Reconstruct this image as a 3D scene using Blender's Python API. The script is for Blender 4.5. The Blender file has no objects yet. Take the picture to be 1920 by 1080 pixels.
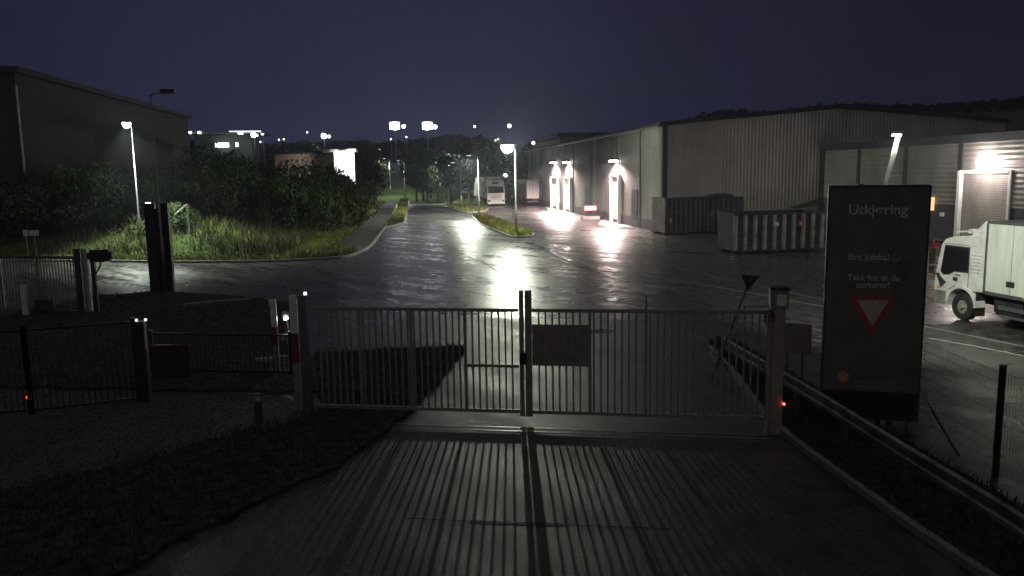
import bpy, bmesh, math, random
from mathutils import Vector, Matrix
random.seed(7)
C = bpy.context.scene.collection
SC = bpy.context.scene
rad = math.radians
# ------------------------------------------------------------------ camera
F = 1500.0
CAMH = 5.0
CAMR = Matrix.Rotation(rad(-7.4), 4, 'Z') @ Matrix.Rotation(rad(90 - 8.16), 4, 'X') @ Matrix.Rotation(rad(-0.93), 4, 'Z')
cam = bpy.data.objects.new('camera', bpy.data.cameras.new('camera'))
cam.data.sensor_width = 36
cam.data.lens = F / 1920 * 36
cam.data.clip_end = 4000
cam.data.clip_start = 0.1
CAMM = Matrix.Translation((0, 0, CAMH)) @ CAMR
cam.matrix_world = CAMM
C.objects.link(cam)
SC.camera = cam
# ------------------------------------------------------------------ world: faint night sky, brighter towards the lights of the town; zenith and rear glow added as fill
W = bpy.data.worlds.new('World'); SC.world = W; W.use_nodes = True
nt = W.node_tree; nt.nodes.clear()
def wn(t, **k):
    n = nt.nodes.new(t)
    for a, b in k.items(): setattr(n, a, b)
    return n
tc = wn('ShaderNodeTexCoord')
sep = wn('ShaderNodeSeparateXYZ'); nt.links.new(tc.outputs['Generated'], sep.inputs[0])
rmp = wn('ShaderNodeValToRGB')
e = rmp.color_ramp.elements
e[0].position = 0.0; e[0].color = (0.012, 0.012, 0.030, 1)
e[1].position = 1.0; e[1].color = (0.15, 0.145, 0.155, 1)  # bright zenith out of view, added fill to lift the dark ground
for p, c in ((0.06, (0.013, 0.0135, 0.037)), (0.16, (0.012, 0.0122, 0.032)), (0.35, (0.0105, 0.0105, 0.026)), (0.55, (0.10, 0.098, 0.11))):
    q = rmp.color_ramp.elements.new(p); q.color = (*c, 1)
nt.links.new(sep.outputs['Z'], rmp.inputs[0])
dotn = wn('ShaderNodeVectorMath', operation='DOT_PRODUCT')
nt.links.new(tc.outputs['Generated'], dotn.inputs[0]); dotn.inputs[1].default_value = Vector((-0.02, 1, 0.045)).normalized()
pw = wn('ShaderNodeMath', operation='POWER', use_clamp=True); pw.inputs[1].default_value = 14
nt.links.new(dotn.outputs['Value'], pw.inputs[0])
noi = wn('ShaderNodeTexNoise'); noi.inputs['Scale'].default_value = 3.0; noi.inputs['Detail'].default_value = 4
nt.links.new(tc.outputs['Generated'], noi.inputs['Vector'])
mul = wn('ShaderNodeMix', data_type='RGBA', blend_type='MULTIPLY'); mul.inputs['Factor'].default_value = 0.75
nt.links.new(rmp.outputs[0], mul.inputs['A']); nt.links.new(noi.outputs['Fac'], mul.inputs['B'])
ad = wn('ShaderNodeMix', data_type='RGBA', blend_type='ADD')
nt.links.new(pw.outputs[0], ad.inputs['Factor']); nt.links.new(mul.outputs['Result'], ad.inputs['A'])
ad.inputs['B'].default_value = (0.015, 0.015, 0.035, 1)
dot2 = wn('ShaderNodeVectorMath', operation='DOT_PRODUCT')
nt.links.new(tc.outputs['Generated'], dot2.inputs[0]); dot2.inputs[1].default_value = Vector((-0.1, -1, 0.5)).normalized()
pw2 = wn('ShaderNodeMath', operation='POWER', use_clamp=True); pw2.inputs[1].default_value = 4
nt.links.new(dot2.outputs['Value'], pw2.inputs[0])
gt0 = wn('ShaderNodeMath', operation='GREATER_THAN'); gt0.inputs[1].default_value = 0; nt.links.new(dot2.outputs['Value'], gt0.inputs[0])
pw3 = wn('ShaderNodeMath', operation='MULTIPLY'); nt.links.new(pw2.outputs[0], pw3.inputs[0]); nt.links.new(gt0.outputs[0], pw3.inputs[1])
ad2 = wn('ShaderNodeMix', data_type='RGBA', blend_type='ADD')
nt.links.new(pw3.outputs[0], ad2.inputs['Factor']); nt.links.new(ad.outputs['Result'], ad2.inputs['A'])
ad2.inputs['B'].default_value = (0.10, 0.088, 0.07, 1)  # added glow behind the camera, fill light for faces turned this way
bg = wn('ShaderNodeBackground'); nt.links.new(ad2.outputs['Result'], bg.inputs['Color']); bg.inputs['Strength'].default_value = 1.0
wo = wn('ShaderNodeOutputWorld'); nt.links.new(bg.outputs[0], wo.inputs[0])
SC.view_settings.view_transform = 'Standard'
SC.view_settings.look = 'None'
SC.view_settings.exposure = 0.0
SC.view_settings.gamma = 1.0
SC.render.engine = 'CYCLES'
SC.cycles.max_bounces = 4
SC.cycles.sample_clamp_indirect = 3
SC.cycles.volume_max_steps = 64

# ------------------------------------------------------------------ helpers
def ray(u, v):
    return (CAMR @ Vector(((u - 960) / F, (540 - v) / F, -1, 0))).to_3d()
O = Vector((0, 0, CAMH))
def P(u, v, z=0.0):
    d = ray(u, v)
    return O + d * ((z - CAMH) / d.z)
FW = (CAMR @ Vector((0, 0, -1, 0))).to_3d()
FH = Vector((FW.x, FW.y, 0)).normalized()
def D(u, v, depth):
    "point seen at pixel u,v at a horizontal distance depth along the view"
    d = ray(u, v)
    return O + d * (depth / d.dot(FH))
def plane_hit(u, v, p0, n):
    d = ray(u, v)
    return O + d * ((p0 - O).dot(n) / d.dot(n))

def tag(o, label=None, cat=None, group=None, kind=None):
    if label: o['label'] = label
    if cat: o['category'] = cat
    if group: o['group'] = group
    if kind: o['kind'] = kind
    return o
def thing(name, label, cat, loc=(0, 0, 0), rz=0, group=None):
    o = bpy.data.objects.new(name, None); C.objects.link(o)
    o.location = loc; o.rotation_euler = (0, 0, rz); o.empty_display_size = 0.3
    o.matrix_world = Matrix.Translation(loc) @ Matrix.Rotation(rz, 4, 'Z')
    return tag(o, label, cat, group)
def kids(o): return [c for c in bpy.data.objects if c.parent == o]
def copy_tree(o, parent=None, m=None):
    c = o.copy(); C.objects.link(c)
    if parent: c.parent = parent
    for ch in KIDS.get(o.name, []): copy_tree(ch, c)
    return c
KIDS = {}
class MB:
    def __init__(s): s.v = []; s.f = []; s.m = []; s.cur = 0
    def add(s, vs, fs):
        b = len(s.v); s.v += [tuple(x) for x in vs]
        s.f += [tuple(b + i for i in f) for f in fs]; s.m += [s.cur] * len(fs)
        return s
    def box(s, x0, x1, y0, y1, z0, z1, M=None):
        vs = [Vector((x, y, z)) for z in (z0, z1) for y in (y0, y1) for x in (x0, x1)]
        if M: vs = [M @ v for v in vs]
        return s.add(vs, [(0, 2, 3, 1), (4, 5, 7, 6), (0, 1, 5, 4), (2, 6, 7, 3), (0, 4, 6, 2), (1, 3, 7, 5)])
    def bar(s, a, b, w, h=None, up=Vector((0, 0, 1))):
        a = Vector(a); b = Vector(b); h = h or w
        d = (b - a).normalized()
        if abs(d.dot(up)) > .99: up = Vector((0, 1, 0))
        x = d.cross(up).normalized(); y = x.cross(d)
        vs = []
        for p in (a, b):
            for sx, sy in ((-1, -1), (1, -1), (1, 1), (-1, 1)): vs.append(p + x * sx * w / 2 + y * sy * h / 2)
        return s.add(vs, [(3, 2, 1, 0), (4, 5, 6, 7), (0, 1, 5, 4), (1, 2, 6, 5), (2, 3, 7, 6), (3, 0, 4, 7)])
    def tube(s, pts, r, n=10, cap=True):
        pts = [Vector(p) for p in pts]
        rs = r if isinstance(r, (list, tuple)) else [r] * len(pts)
        vs = []; fs = []
        for i, p in enumerate(pts):
            d = (pts[min(i + 1, len(pts) - 1)] - pts[max(i - 1, 0)]).normalized()
            up = Vector((0, 0, 1)) if abs(d.z) < .95 else Vector((0, 1, 0))
            x = d.cross(up).normalized(); y = x.cross(d)
            for k in range(n):
                a = 2 * math.pi * k / n
                vs.append(p + (x * math.cos(a) + y * math.sin(a)) * rs[i])
        for i in range(len(pts) - 1):
            for k in range(n):
                k2 = (k + 1) % n
                fs.append((i * n + k, i * n + k2, (i + 1) * n + k2, (i + 1) * n + k))
        if cap:
            fs.append(tuple(reversed(range(n)))); fs.append(tuple((len(pts) - 1) * n + k for k in range(n)))
        return s.add(vs, fs)
    def prism(s, poly, a, b, fn):
        "poly of 2D points, extruded from a to b; fn(p, q, t) gives the 3D point"
        n = len(poly)
        vs = [fn(p, q, a) for p, q in poly] + [fn(p, q, b) for p, q in poly]
        fs = [tuple(range(n)), tuple(reversed(range(n, 2 * n)))]
        fs += [(i, i + n, (i + 1) % n + n, (i + 1) % n) for i in range(n)]
        return s.add(vs, fs)
    def build(s, name, mat, parent=None, local=False, bevel=0, smooth=False):
        me = bpy.data.meshes.new(name)
        vs = s.v
        if parent is not None and not local:
            inv = WM[parent.name].inverted() if parent.name in WM else parent.matrix_world.inverted()
            vs = [inv @ Vector(v) for v in vs]
        me.from_pydata([tuple(v) for v in vs], [], s.f)
        mats = mat if isinstance(mat, (list, tuple)) else [mat]
        for m in mats: me.materials.append(m)
        if len(mats) > 1: me.polygons.foreach_set('material_index', s.m)
        bm = bmesh.new(); bm.from_mesh(me)
        if len(s.f) < 60000: bmesh.ops.recalc_face_normals(bm, faces=bm.faces)
        if bevel: bmesh.ops.bevel(bm, geom=list(bm.edges), offset=bevel, segments=2, affect='EDGES', clamp_overlap=True)
        bm.to_mesh(me); bm.free()
        if smooth: me.polygons.foreach_set('use_smooth', [True] * len(me.polygons))
        o = bpy.data.objects.new(name, me); C.objects.link(o)
        if parent is not None:
            o.parent = parent
            KIDS.setdefault(parent.name, []).append(o)
            WM[o.name] = WM.get(parent.name, parent.matrix_world.copy())
        return o
WM = {}

def mat(name, col, rough=0.6, metal=0.0, var=0.25, scale=3.0, bump=0.0, bscale=40.0, col2=None, spec=None, coat=0.0, rvar=0.0, stretch=None, trans=0.0):
    m = bpy.data.materials.new(name); m.use_nodes = True
    t = m.node_tree; b = t.nodes['Principled BSDF']; L = t.links
    b.inputs['Metallic'].default_value = metal; b.inputs['Roughness'].default_value = rough
    if spec is not None: b.inputs['Specular IOR Level'].default_value = spec
    if coat: b.inputs['Coat Weight'].default_value = coat; b.inputs['Coat Roughness'].default_value = .08
    if trans: b.inputs['Transmission Weight'].default_value = trans
    co = t.nodes.new('ShaderNodeTexCoord'); vec = co.outputs['Object']
    if stretch:
        mp = t.nodes.new('ShaderNodeMapping'); mp.inputs['Scale'].default_value = stretch
        L.new(vec, mp.inputs[0]); vec = mp.outputs[0]
    n = t.nodes.new('ShaderNodeTexNoise'); n.inputs['Scale'].default_value = scale; n.inputs['Detail'].default_value = 6; n.inputs['Roughness'].default_value = .65
    L.new(vec, n.inputs['Vector'])
    r = t.nodes.new('ShaderNodeValToRGB')
    c2 = col2 or tuple(max(0, c * (1 - var * 1.6)) for c in col)
    r.color_ramp.elements[0].position = .3; r.color_ramp.elements[0].color = (*c2, 1)
    r.color_ramp.elements[1].position = .7; r.color_ramp.elements[1].color = (*(min(1, c * (1 + var)) for c in col), 1)
    L.new(n.outputs['Fac'], r.inputs[0]); L.new(r.outputs[0], b.inputs['Base Color'])
    if rvar:
        mr = t.nodes.new('ShaderNodeMapRange'); mr.inputs['From Min'].default_value = .3; mr.inputs['From Max'].default_value = .7
        mr.inputs['To Min'].default_value = max(.03, rough - rvar); mr.inputs['To Max'].default_value = min(1, rough + rvar)
        L.new(n.outputs['Fac'], mr.inputs[0]); L.new(mr.outputs[0], b.inputs['Roughness'])
    if bump:
        n2 = t.nodes.new('ShaderNodeTexNoise'); n2.inputs['Scale'].default_value = bscale; n2.inputs['Detail'].default_value = 3
        L.new(vec, n2.inputs['Vector'])
        bp = t.nodes.new('ShaderNodeBump'); bp.inputs['Strength'].default_value = bump; bp.inputs['Distance'].default_value = .02
        L.new(n2.outputs['Fac'], bp.inputs['Height']); L.new(bp.outputs[0], b.inputs['Normal'])
    return m
def emit(name, col, st):
    m = bpy.data.materials.new(name); m.use_nodes = True
    b = m.node_tree.nodes['Principled BSDF']
    b.inputs['Base Color'].default_value = (*(c * .8 for c in col), 1)
    b.inputs['Emission Color'].default_value = (*col, 1); b.inputs['Emission Strength'].default_value = st
    # slight procedural unevenness of the diffuser
    t = m.node_tree; n = t.nodes.new('ShaderNodeTexNoise'); n.inputs['Scale'].default_value = 8
    mr = t.nodes.new('ShaderNodeMapRange'); mr.inputs['To Min'].default_value = st * .8; mr.inputs['To Max'].default_value = st * 1.2
    t.links.new(n.outputs['Fac'], mr.inputs[0]); t.links.new(mr.outputs[0], b.inputs['Emission Strength'])
    return m

def wet_asphalt(name, base=0.042, pavers=False, rlo=.18, rhi=.46):
    m = bpy.data.materials.new(name); m.use_nodes = True
    t = m.node_tree; b = t.nodes['Principled BSDF']; L = t.links
    co = t.nodes.new('ShaderNodeTexCoord')
    def N(sc, det=5, vec=None):
        n = t.nodes.new('ShaderNodeTexNoise'); n.inputs['Scale'].default_value = sc; n.inputs['Detail'].default_value = det
        L.new(vec or co.outputs['Object'], n.inputs['Vector']); return n
    mp0 = t.nodes.new('ShaderNodeMapping'); mp0.inputs['Rotation'].default_value = (0, 0, rad(142)); L.new(co.outputs['Object'], mp0.inputs[0])
    mp = t.nodes.new('ShaderNodeMapping'); mp.inputs['Scale'].default_value = (1.0, .16, 1)
    L.new(mp0.outputs[0], mp.inputs[0])
    big = N(.8, 6, mp.outputs[0]); mid = N(2.2, 6); fine = N(48, 4)
    r = t.nodes.new('ShaderNodeValToRGB')
    r.color_ramp.elements[0].position = .3; r.color_ramp.elements[0].color = (base * .42, base * .40, base * .42, 1)
    r.color_ramp.elements[1].position = .72; r.color_ramp.elements[1].color = (base * 1.8, base * 1.68, base * 1.64, 1)
    L.new(mid.outputs['Fac'], r.inputs[0]); L.new(r.outputs[0], b.inputs['Base Color'])
    # wet film: smooth where water lies, rougher where it has run off
    mr = t.nodes.new('ShaderNodeMapRange'); mr.inputs['From Min'].default_value = .38; mr.inputs['From Max'].default_value = .62
    mr.inputs['To Min'].default_value = rlo; mr.inputs['To Max'].default_value = rhi
    ma = t.nodes.new('ShaderNodeMath'); ma.operation = 'MULTIPLY_ADD'; ma.inputs[1].default_value = .4
    L.new(mid.outputs['Fac'], ma.inputs[0])
    mb = t.nodes.new('ShaderNodeMath'); mb.operation = 'MULTIPLY'; mb.inputs[1].default_value = .6; L.new(big.outputs['Fac'], mb.inputs[0])
    L.new(mb.outputs[0], ma.inputs[2]); L.new(ma.outputs[0], mr.inputs[0]); L.new(mr.outputs[0], b.inputs['Roughness'])
    h = t.nodes.new('ShaderNodeMath'); h.operation = 'MULTIPLY_ADD'; h.inputs[1].default_value = .5
    L.new(fine.outputs['Fac'], h.inputs[0])
    h2 = t.nodes.new('ShaderNodeMath'); h2.operation = 'MULTIPLY'; h2.inputs[1].default_value = .04 if pavers else .18; L.new(mid.outputs['Fac'], h2.inputs[0]); L.new(h2.outputs[0], h.inputs[2])
    hh = h.outputs[0]
    if pavers:
        br = t.nodes.new('ShaderNodeTexBrick'); br.inputs['Scale'].default_value = 1.0
        br.inputs['Brick Width'].default_value = .21; br.inputs['Row Height'].default_value = .105; br.inputs['Mortar Size'].default_value = .012
        br.inputs['Color1'].default_value = (1, 1, 1, 1); br.inputs['Color2'].default_value = (.8, .8, .8, 1); br.inputs['Mortar'].default_value = (0, 0, 0, 1)
        L.new(co.outputs['Object'], br.inputs['Vector'])
        h3 = t.nodes.new('ShaderNodeMath'); h3.operation = 'MULTIPLY_ADD'; h3.inputs[1].default_value = .8
        L.new(br.outputs['Color'], h3.inputs[0]); L.new(hh, h3.inputs[2]); hh = h3.outputs[0]
    bp = t.nodes.new('ShaderNodeBump'); bp.inputs['Strength'].default_value = .42 if pavers else .22; bp.inputs['Distance'].default_value = .03
    L.new(hh, bp.inputs['Height']); L.new(bp.outputs[0], b.inputs['Normal'])
    return m

def corrugated(name, col, axis='X', period=.25, rough=.4, metal=.3, bump=.6, spec=None):
    m = mat(name, col, rough, metal, .22, .5, spec=spec, stretch=(1, 1, .45))
    t = m.node_tree; b = t.nodes['Principled BSDF']; L = t.links
    co = t.nodes.new('ShaderNodeTexCoord')
    w = t.nodes.new('ShaderNodeTexWave'); w.wave_type = 'BANDS'; w.bands_direction = axis; w.inputs['Scale'].default_value = .314 / period
    L.new(co.outputs['Object'], w.inputs['Vector'])
    bp = t.nodes.new('ShaderNodeBump'); bp.inputs['Strength'].default_value = bump; bp.inputs['Distance'].default_value = .04
    L.new(w.outputs['Fac'], bp.inputs['Height']); L.new(bp.outputs[0], b.inputs['Normal'])
    return m

M = {}
M['asphalt'] = wet_asphalt('wet asphalt')
M['asphalt_dry'] = wet_asphalt('damp asphalt', .022, False, .75, .95)
M['pavers'] = wet_asphalt('wet block paving', .023, True, .38, .58)
M['kerb'] = mat('kerb stone', (.20, .195, .18), .55, 0, .25, 6, .3, 60)
M['soil'] = mat('dark wet soil', (.060, .055, .048), .95, 0, .5, 5, .6, 20, spec=0)
M['gravel'] = mat('gravel', (.075, .065, .055), .85, 0, .7, 22, 1, 60, spec=.2)
M['turf'] = mat('turf', (.05, .075, .02), .9, 0, .5, 2, .5, 20, col2=(.02, .03, .012), spec=.1)
M['grass'] = mat('grass blades', (.17, .175, .035), .7, 0, .4, .7, col2=(.055, .07, .02), spec=.2)
M['tallgrass'] = mat('seeding grass', (.105, .105, .05), .8, 0, .4, .5, col2=(.03, .045, .02), spec=.1)
M['darkgrass'] = mat('dark wet grass', (.050, .055, .032), .95, 0, .4, .8, spec=0)
M['leaf'] = mat('bush leaves', (.045, .066, .026), .7, 0, .5, 1.2, col2=(.009, .018, .009), spec=.12)
M['leaf2'] = mat('olive leaves', (.062, .072, .026), .7, 0, .4, 1.2, col2=(.012, .02, .009), spec=.12)
M['hillleaf'] = mat('hill leaves', (.010, .012, .009), .9, 0, .3, .4, spec=.02)
M['leafdark'] = mat('far leaves', (.028, .038, .02), .7, 0, .4, .4, spec=.2)
M['bark'] = mat('bark', (.06, .045, .03), .9, 0, .3, 6, .5, 20)
M['galv'] = mat('galvanised steel', (.24, .245, .255), .30, .75, .15, 5, .15, 30)
M['railsteel'] = mat('weathered rail steel', (.24, .24, .25), .34, .7, .4, 3, .1, 30, col2=(.06, .055, .05))
M['gate'] = mat('gate paint', (.30, .28, .235), .42, .4, .2, 5)
M['black'] = mat('black steel', (.018, .018, .02), .45, .2, .3, 4)
M['blackpl'] = mat('black plastic', (.015, .015, .016), .5, 0, .3, 4)
M['white'] = mat('white paint', (.70, .71, .67), .32, 0, .06, 2.5, coat=.4, col2=(.48, .48, .45))
M['whitewall'] = mat('white boards', (.75, .75, .74), .5, 0, .06, 2)
M['redpaint'] = mat('red paint', (.15, .02, .018), .4, 0, .2, 5)
M['orange'] = mat('orange paint', (.7, .22, .02), .5, 0, .1, 5)
M['rubber'] = mat('rubber', (.02, .02, .02), .75, 0, .3, 8)
M['rim'] = mat('painted rim', (.30, .31, .26), .45, .2, .3, 8)
M['glass'] = mat('dark glass', (.01, .011, .013), .06, 0, .1, 2, spec=.8)
M['chassis'] = mat('chassis', (.03, .03, .032), .6, .3, .4, 4)
M['hallwall'] = corrugated('hall cladding', (.31, .30, .27), 'X', .3, .42, .2, .5)
M['hallside'] = corrugated('hall side cladding', (.17, .165, .16), 'Y', .5, .6, 0, .25, .2)
M['annexwall'] = corrugated('annex cladding', (.24, .225, .215), 'Z', .30, .40, .2, .6)
M['shutter'] = corrugated('roller shutter', (.30, .275, .26), 'Z', .12, .45, .2, .4)
M['darktrim'] = mat('dark trim', (.035, .035, .045), .5, .2, .2, 2)
M['plinth'] = mat('plinth', (.06, .055, .06), .7, 0, .3, 2)
M['roof'] = mat('roof felt', (.015, .015, .02), .7, 0, .3, .5)
M['wood'] = corrugated('timber hall boards', (.03, .025, .023), 'Y', .35, .75, 0, .3)
M['container'] = mat('grey container steel', (.33, .32, .30), .45, .3, .35, 1.5)
M['container2'] = mat('brown container steel', (.105, .088, .095), .55, .3, .35, 1.5)
M['contdark'] = mat('dark container paint', (.055, .056, .06), .8, 0, .3, 1.5, spec=.15)
M['signpanel'] = mat('sign sheet', (.125, .115, .092), .5, 0, .25, 1.5)
M['signbase'] = mat('sign base', (.012, .012, .012), .5, 0, .2, 3)
M['lettering'] = mat('lettering', (.54, .50, .47), .5, 0, .25, 12)
M['signblue'] = mat('sign blue', (.16, .26, .42), .5, 0, .2, 12)
M['signyellow'] = mat('faded sign white', (.42, .38, .28), .5, 0, .15, 12)
M['signred'] = mat('sign red', (.32, .05, .045), .5, 0, .2, 9)
M['logo'] = mat('logo orange', (.55, .20, .10), .5, 0, .3, 18)
M['logogreen'] = mat('logo green', (.30, .36, .26), .5, 0, .2, 9)
M['logotext'] = mat('logo text', (.22, .16, .15), .5, 0, .35, 20)
M['seam'] = mat('tar seam', (.012, .012, .012), .22, 0, .3, 4)  # tar; also colours the painted gate shadow strip
M['water'] = mat('puddle', (.012, .012, .013), .13, 0, .2, 3, .12, 6)
M['concrete'] = mat('wet concrete', (.30, .28, .27), .4, 0, .25, 1.5, .3, 25, rvar=.15)
M['paintline'] = mat('worn road paint', (.30, .30, .28), .45, 0, .5, 9)
M['E_cool'] = emit('cool lamp', (.93, .96, 1), 60)
M['E_flood'] = emit('floodlight', (.86, .90, 1), 9)
M['E_green'] = emit('greenish lamp', (.95, 1, .88), 60)
M['E_warm'] = emit('warm lamp', (1, .93, .86), 60)
M['E_soft'] = emit('soft lamp', (.95, 1, .95), 6)
M['E_dim'] = emit('faint lamp', (.95, 1, .95), 1.5)
M['E_red'] = emit('red diode', (1, .12, .06), 5)
M['E_orange'] = emit('orange lit sign', (1, .62, .30), 1.1)
M['E_redsign'] = emit('red lit sign', (1, .10, .06), .45)

def light(name, loc, power, col=(1, 1, 1), r=.12, parent=None, spot=None, aim=None, blend=.6):
    l = bpy.data.lights.new(name, 'SPOT' if spot else 'POINT')
    l.energy = power; l.color = col; l.shadow_soft_size = r
    o = bpy.data.objects.new(name, l); C.objects.link(o)
    loc = Vector(loc)
    mw = Matrix.Translation(loc)
    if spot:
        l.spot_size = rad(spot); l.spot_blend = blend
        d = (Vector(aim) - loc).normalized() if aim is not None else Vector((0, 0, -1))
        mw = mw @ d.to_track_quat('-Z', 'Y').to_matrix().to_4x4()
    if parent is not None:
        o.parent = parent
        o.matrix_local = (WM[parent.name] if parent.name in WM else parent.matrix_world).inverted() @ mw
    else: o.matrix_world = mw
    return o

def sheet(name, pts, m, z=0.0, label=None, cat=None, kind='structure', thick=0.0):
    "flat polygon on the ground from world points"
    me = bpy.data.meshes.new(name); bm = bmesh.new()
    vs = [bm.verts.new((p[0], p[1], z)) for p in pts]
    f = bm.faces.new(vs)
    if f.normal.z < 0: f.normal_flip()
    bm.normal_update()
    if thick:
        r = bmesh.ops.extrude_face_region(bm, geom=[f])
        for v in [g for g in r['geom'] if isinstance(g, bmesh.types.BMVert)]: v.co.z += thick
        bmesh.ops.recalc_face_normals(bm, faces=bm.faces)
    bmesh.ops.triangulate(bm, faces=bm.faces)
    bm.to_mesh(me); bm.free(); me.materials.append(m)
    o = bpy.data.objects.new(name, me); C.objects.link(o)
    return tag(o, label, cat, None, kind)
def strip(pts, w):
    "ribbon polygon around a polyline of ground points"
    pts = [Vector((p[0], p[1], 0)) for p in pts]; a = []; b = []
    for i, p in enumerate(pts):
        d = (pts[min(i + 1, len(pts) - 1)] - pts[max(i - 1, 0)]).normalized()
        n = Vector((-d.y, d.x, 0)) * w / 2
        a.append(p + n); b.append(p - n)
    return a + b[::-1]
def smooth_line(pts, n=6):
    pts = [Vector(p) for p in pts]; out = []
    for i in range(len(pts) - 1):
        p0 = pts[max(i - 1, 0)]; p1 = pts[i]; p2 = pts[i + 1]; p3 = pts[min(i + 2, len(pts) - 1)]
        for k in range(n):
            t = k / n
            out.append(.5 * ((2 * p1) + (p2 - p0) * t + (2 * p0 - 5 * p1 + 4 * p2 - p3) * t * t + (3 * p1 - p0 - 3 * p2 + p3) * t ** 3))
    out.append(pts[-1]); return out
def sm(a, b, x):
    t = max(0, min(1, (x - a) / (b - a))); return t * t * (3 - 2 * t)

# ------------------------------------------------------------------ terrain
from mathutils import noise as NZ
def inside(pt, poly):
    x, y = pt; c = False; n = len(poly)
    for i in range(n):
        x1, y1 = poly[i]; x2, y2 = poly[(i + 1) % n]
        if (y1 > y) != (y2 > y) and x < (x2 - x1) * (y - y1) / (y2 - y1) + x1: c = not c
    return c
def edge_dist(pt, poly):
    p = Vector(pt); best = 1e9
    for i in range(len(poly)):
        a = Vector(poly[i]); b = Vector(poly[(i + 1) % len(poly)])
        ab = b - a; t = max(0, min(1, (p - a).dot(ab) / ab.length_squared)); best = min(best, (p - a - ab * t).length)
    return best
kerb_px = [(-200, 488), (60, 491), (180, 491), (330, 493), (480, 492), (580, 488), (640, 484), (672, 475), (694, 462), (708, 445), (720, 428)]
kerb_w = [P(u, v) for u, v in kerb_px]
kerb_s = smooth_line(kerb_w, 5)
path_r = [P(u, v) for u, v in ((668, 471), (688, 461), (706, 444), (721, 422), (734, 402), (746, 380), (754, 364))]
path_l = [P(u, v) for u, v in ((625, 464), (655, 441), (692, 408), (722, 381), (741, 363))]
bank_poly = [(p.x, p.y) for p in kerb_s if p.x < P(600, 486).x] + [(p.x, p.y) for p in path_l] + [(path_l[-1].x, 160), (-190, 160), (-190, kerb_s[0].y)]
def bank_h(x, y):
    if not inside((x, y), bank_poly): return 0
    d = edge_dist((x, y), bank_poly)
    h = 4.3 * sm(1.5, 17, d) + .9 * sm(12, 40, d)
    h *= 1 - .35 * sm(-30, 4, x) 
    return h + .35 * NZ.noise(Vector((x * .15, y * .15, 1))) * sm(1, 6, d)
def hill_h(x, y):
    h = 15 * sm(150, 300, y) * (1 - sm(28, 60, x)) + 8 * sm(250, 500, y)
    h += 27 * sm(130, 330, y + x * .35) * sm(60, 170, x) 
    if 130 < y: h *= .9 + .25 * NZ.noise(Vector((x * .02, y * .02, 3)))
    return max(0, h)
# ground: one big sheet reaching the horizon
mb = MB()
xs = [-900, -500, -300] + list(range(-200, 301, 12)) + [400, 600, 900]
ys = [-60, -20, 20, 60, 100] + list(range(120, 521, 12)) + [700, 1000, 1500, 2200]
vs = [(x, y, hill_h(x, y) - .02) for y in ys for x in xs]
nx = len(xs)
mb.add(vs, [(j * nx + i, j * nx + i + 1, (j + 1) * nx + i + 1, (j + 1) * nx + i) for j in range(len(ys) - 1) for i in range(nx - 1)])
tag(mb.build('ground', M['turf'], smooth=True), kind='structure')
# asphalt yard and road
sheet('asphalt_yard', [(-190, 10), (-190, 140), (60, 140), (60, 10), (40, -6), (-30, -6)], M['asphalt'], 0.0)
# block paving around the gate
pav = [P(u, v) for u, v in ((560, 1300), (430, 1080), (600, 760), (690, 640), (760, 592), (1420, 605), (1520, 760), (1700, 1000), (1900, 1300))]
sheet('block_paving', pav, M['pavers'], 0.004)
# bank
mb = MB(); step = 1.25
bx = [-190 + 6 * i for i in range(18)] + [-82 + step * i for i in range(86)]
by = [38 + step * i for i in range(50)] + [100.5 + 3 * i for i in range(20)]
idx = {}
for j, y in enumerate(by):
    for i, x in enumerate(bx):
        idx[(i, j)] = len(mb.v); mb.v.append((x, y, bank_h(x, y) + (.10 if inside((x, y), bank_poly) else -.35)))
for j in range(len(by) - 1):
    for i in range(len(bx) - 1):
        if any(inside((bx[i + a], by[j + b]), bank_poly) for a, b in ((0, 0), (1, 0), (0, 1), (1, 1))):
            mb.f.append((idx[(i, j)], idx[(i + 1, j)], idx[(i + 1, j + 1)], idx[(i, j + 1)])); mb.m.append(0)
tag(mb.build('grass_bank', M['turf'], smooth=True), kind='structure')
# verge between path and road, foot path, kerb
verge = [P(u, v) for u, v in ((755, 366), (768, 362), (764, 390), (757, 418), (735, 424), (724, 426), (740, 398), (750, 378))]
sheet('verge', verge, M['turf'], 0.0, thick=.11)
corner = [P(u, v) for u, v in ((560, 488), (600, 466), (625, 464), (668, 471), (664, 477), (640, 483))]
sheet('turf_corner', corner, M['turf'], 0.0, thick=.10)
sheet('foot_path', path_l + path_r[::-1], M['asphalt_dry'], 0.008)
kb = MB()
for a, b in zip(kerb_s[:-1], kerb_s[1:]): kb.bar(a + Vector((0, 0, .06)), b + Vector((0, 0, .06)), .16, .14)
kp = [P(u, v) for u, v in ((720, 428), (738, 424), (757, 419), (765, 390), (769, 362))]
for a, b in zip(kp[:-1], kp[1:]): kb.bar(a + Vector((0, 0, .06)), b + Vector((0, 0, .06)), .16, .14)
tag(kb.build('kerb', M['kerb']), kind='structure')
# grass islands on the right of the road
isl = [P(u, v) for u, v in ((832, 381), (846, 391), (868, 398), (894, 398), (915, 393), (908, 380), (890, 366), (859, 356), (838, 362))]
sheet('grass_island', isl, M['turf'], 0.0, thick=.12)
isl2 = [P(u, v) for u, v in ((885, 406), (905, 404), (935, 414), (965, 425), (1000, 440), (985, 446), (960, 445), (930, 434), (900, 420))]
sheet('grass_island', isl2, M['turf'], 0.0, thick=.12)
for ii in (isl, isl2):
    kb = MB(); c = smooth_line(ii + [ii[0]], 3)
    for a, b in zip(c[:-1], c[1:]): kb.bar(a + Vector((0, 0, .06)), b + Vector((0, 0, .06)), .14, .13)
    tag(kb.build('kerb', M['kerb']), kind='structure')
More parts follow.
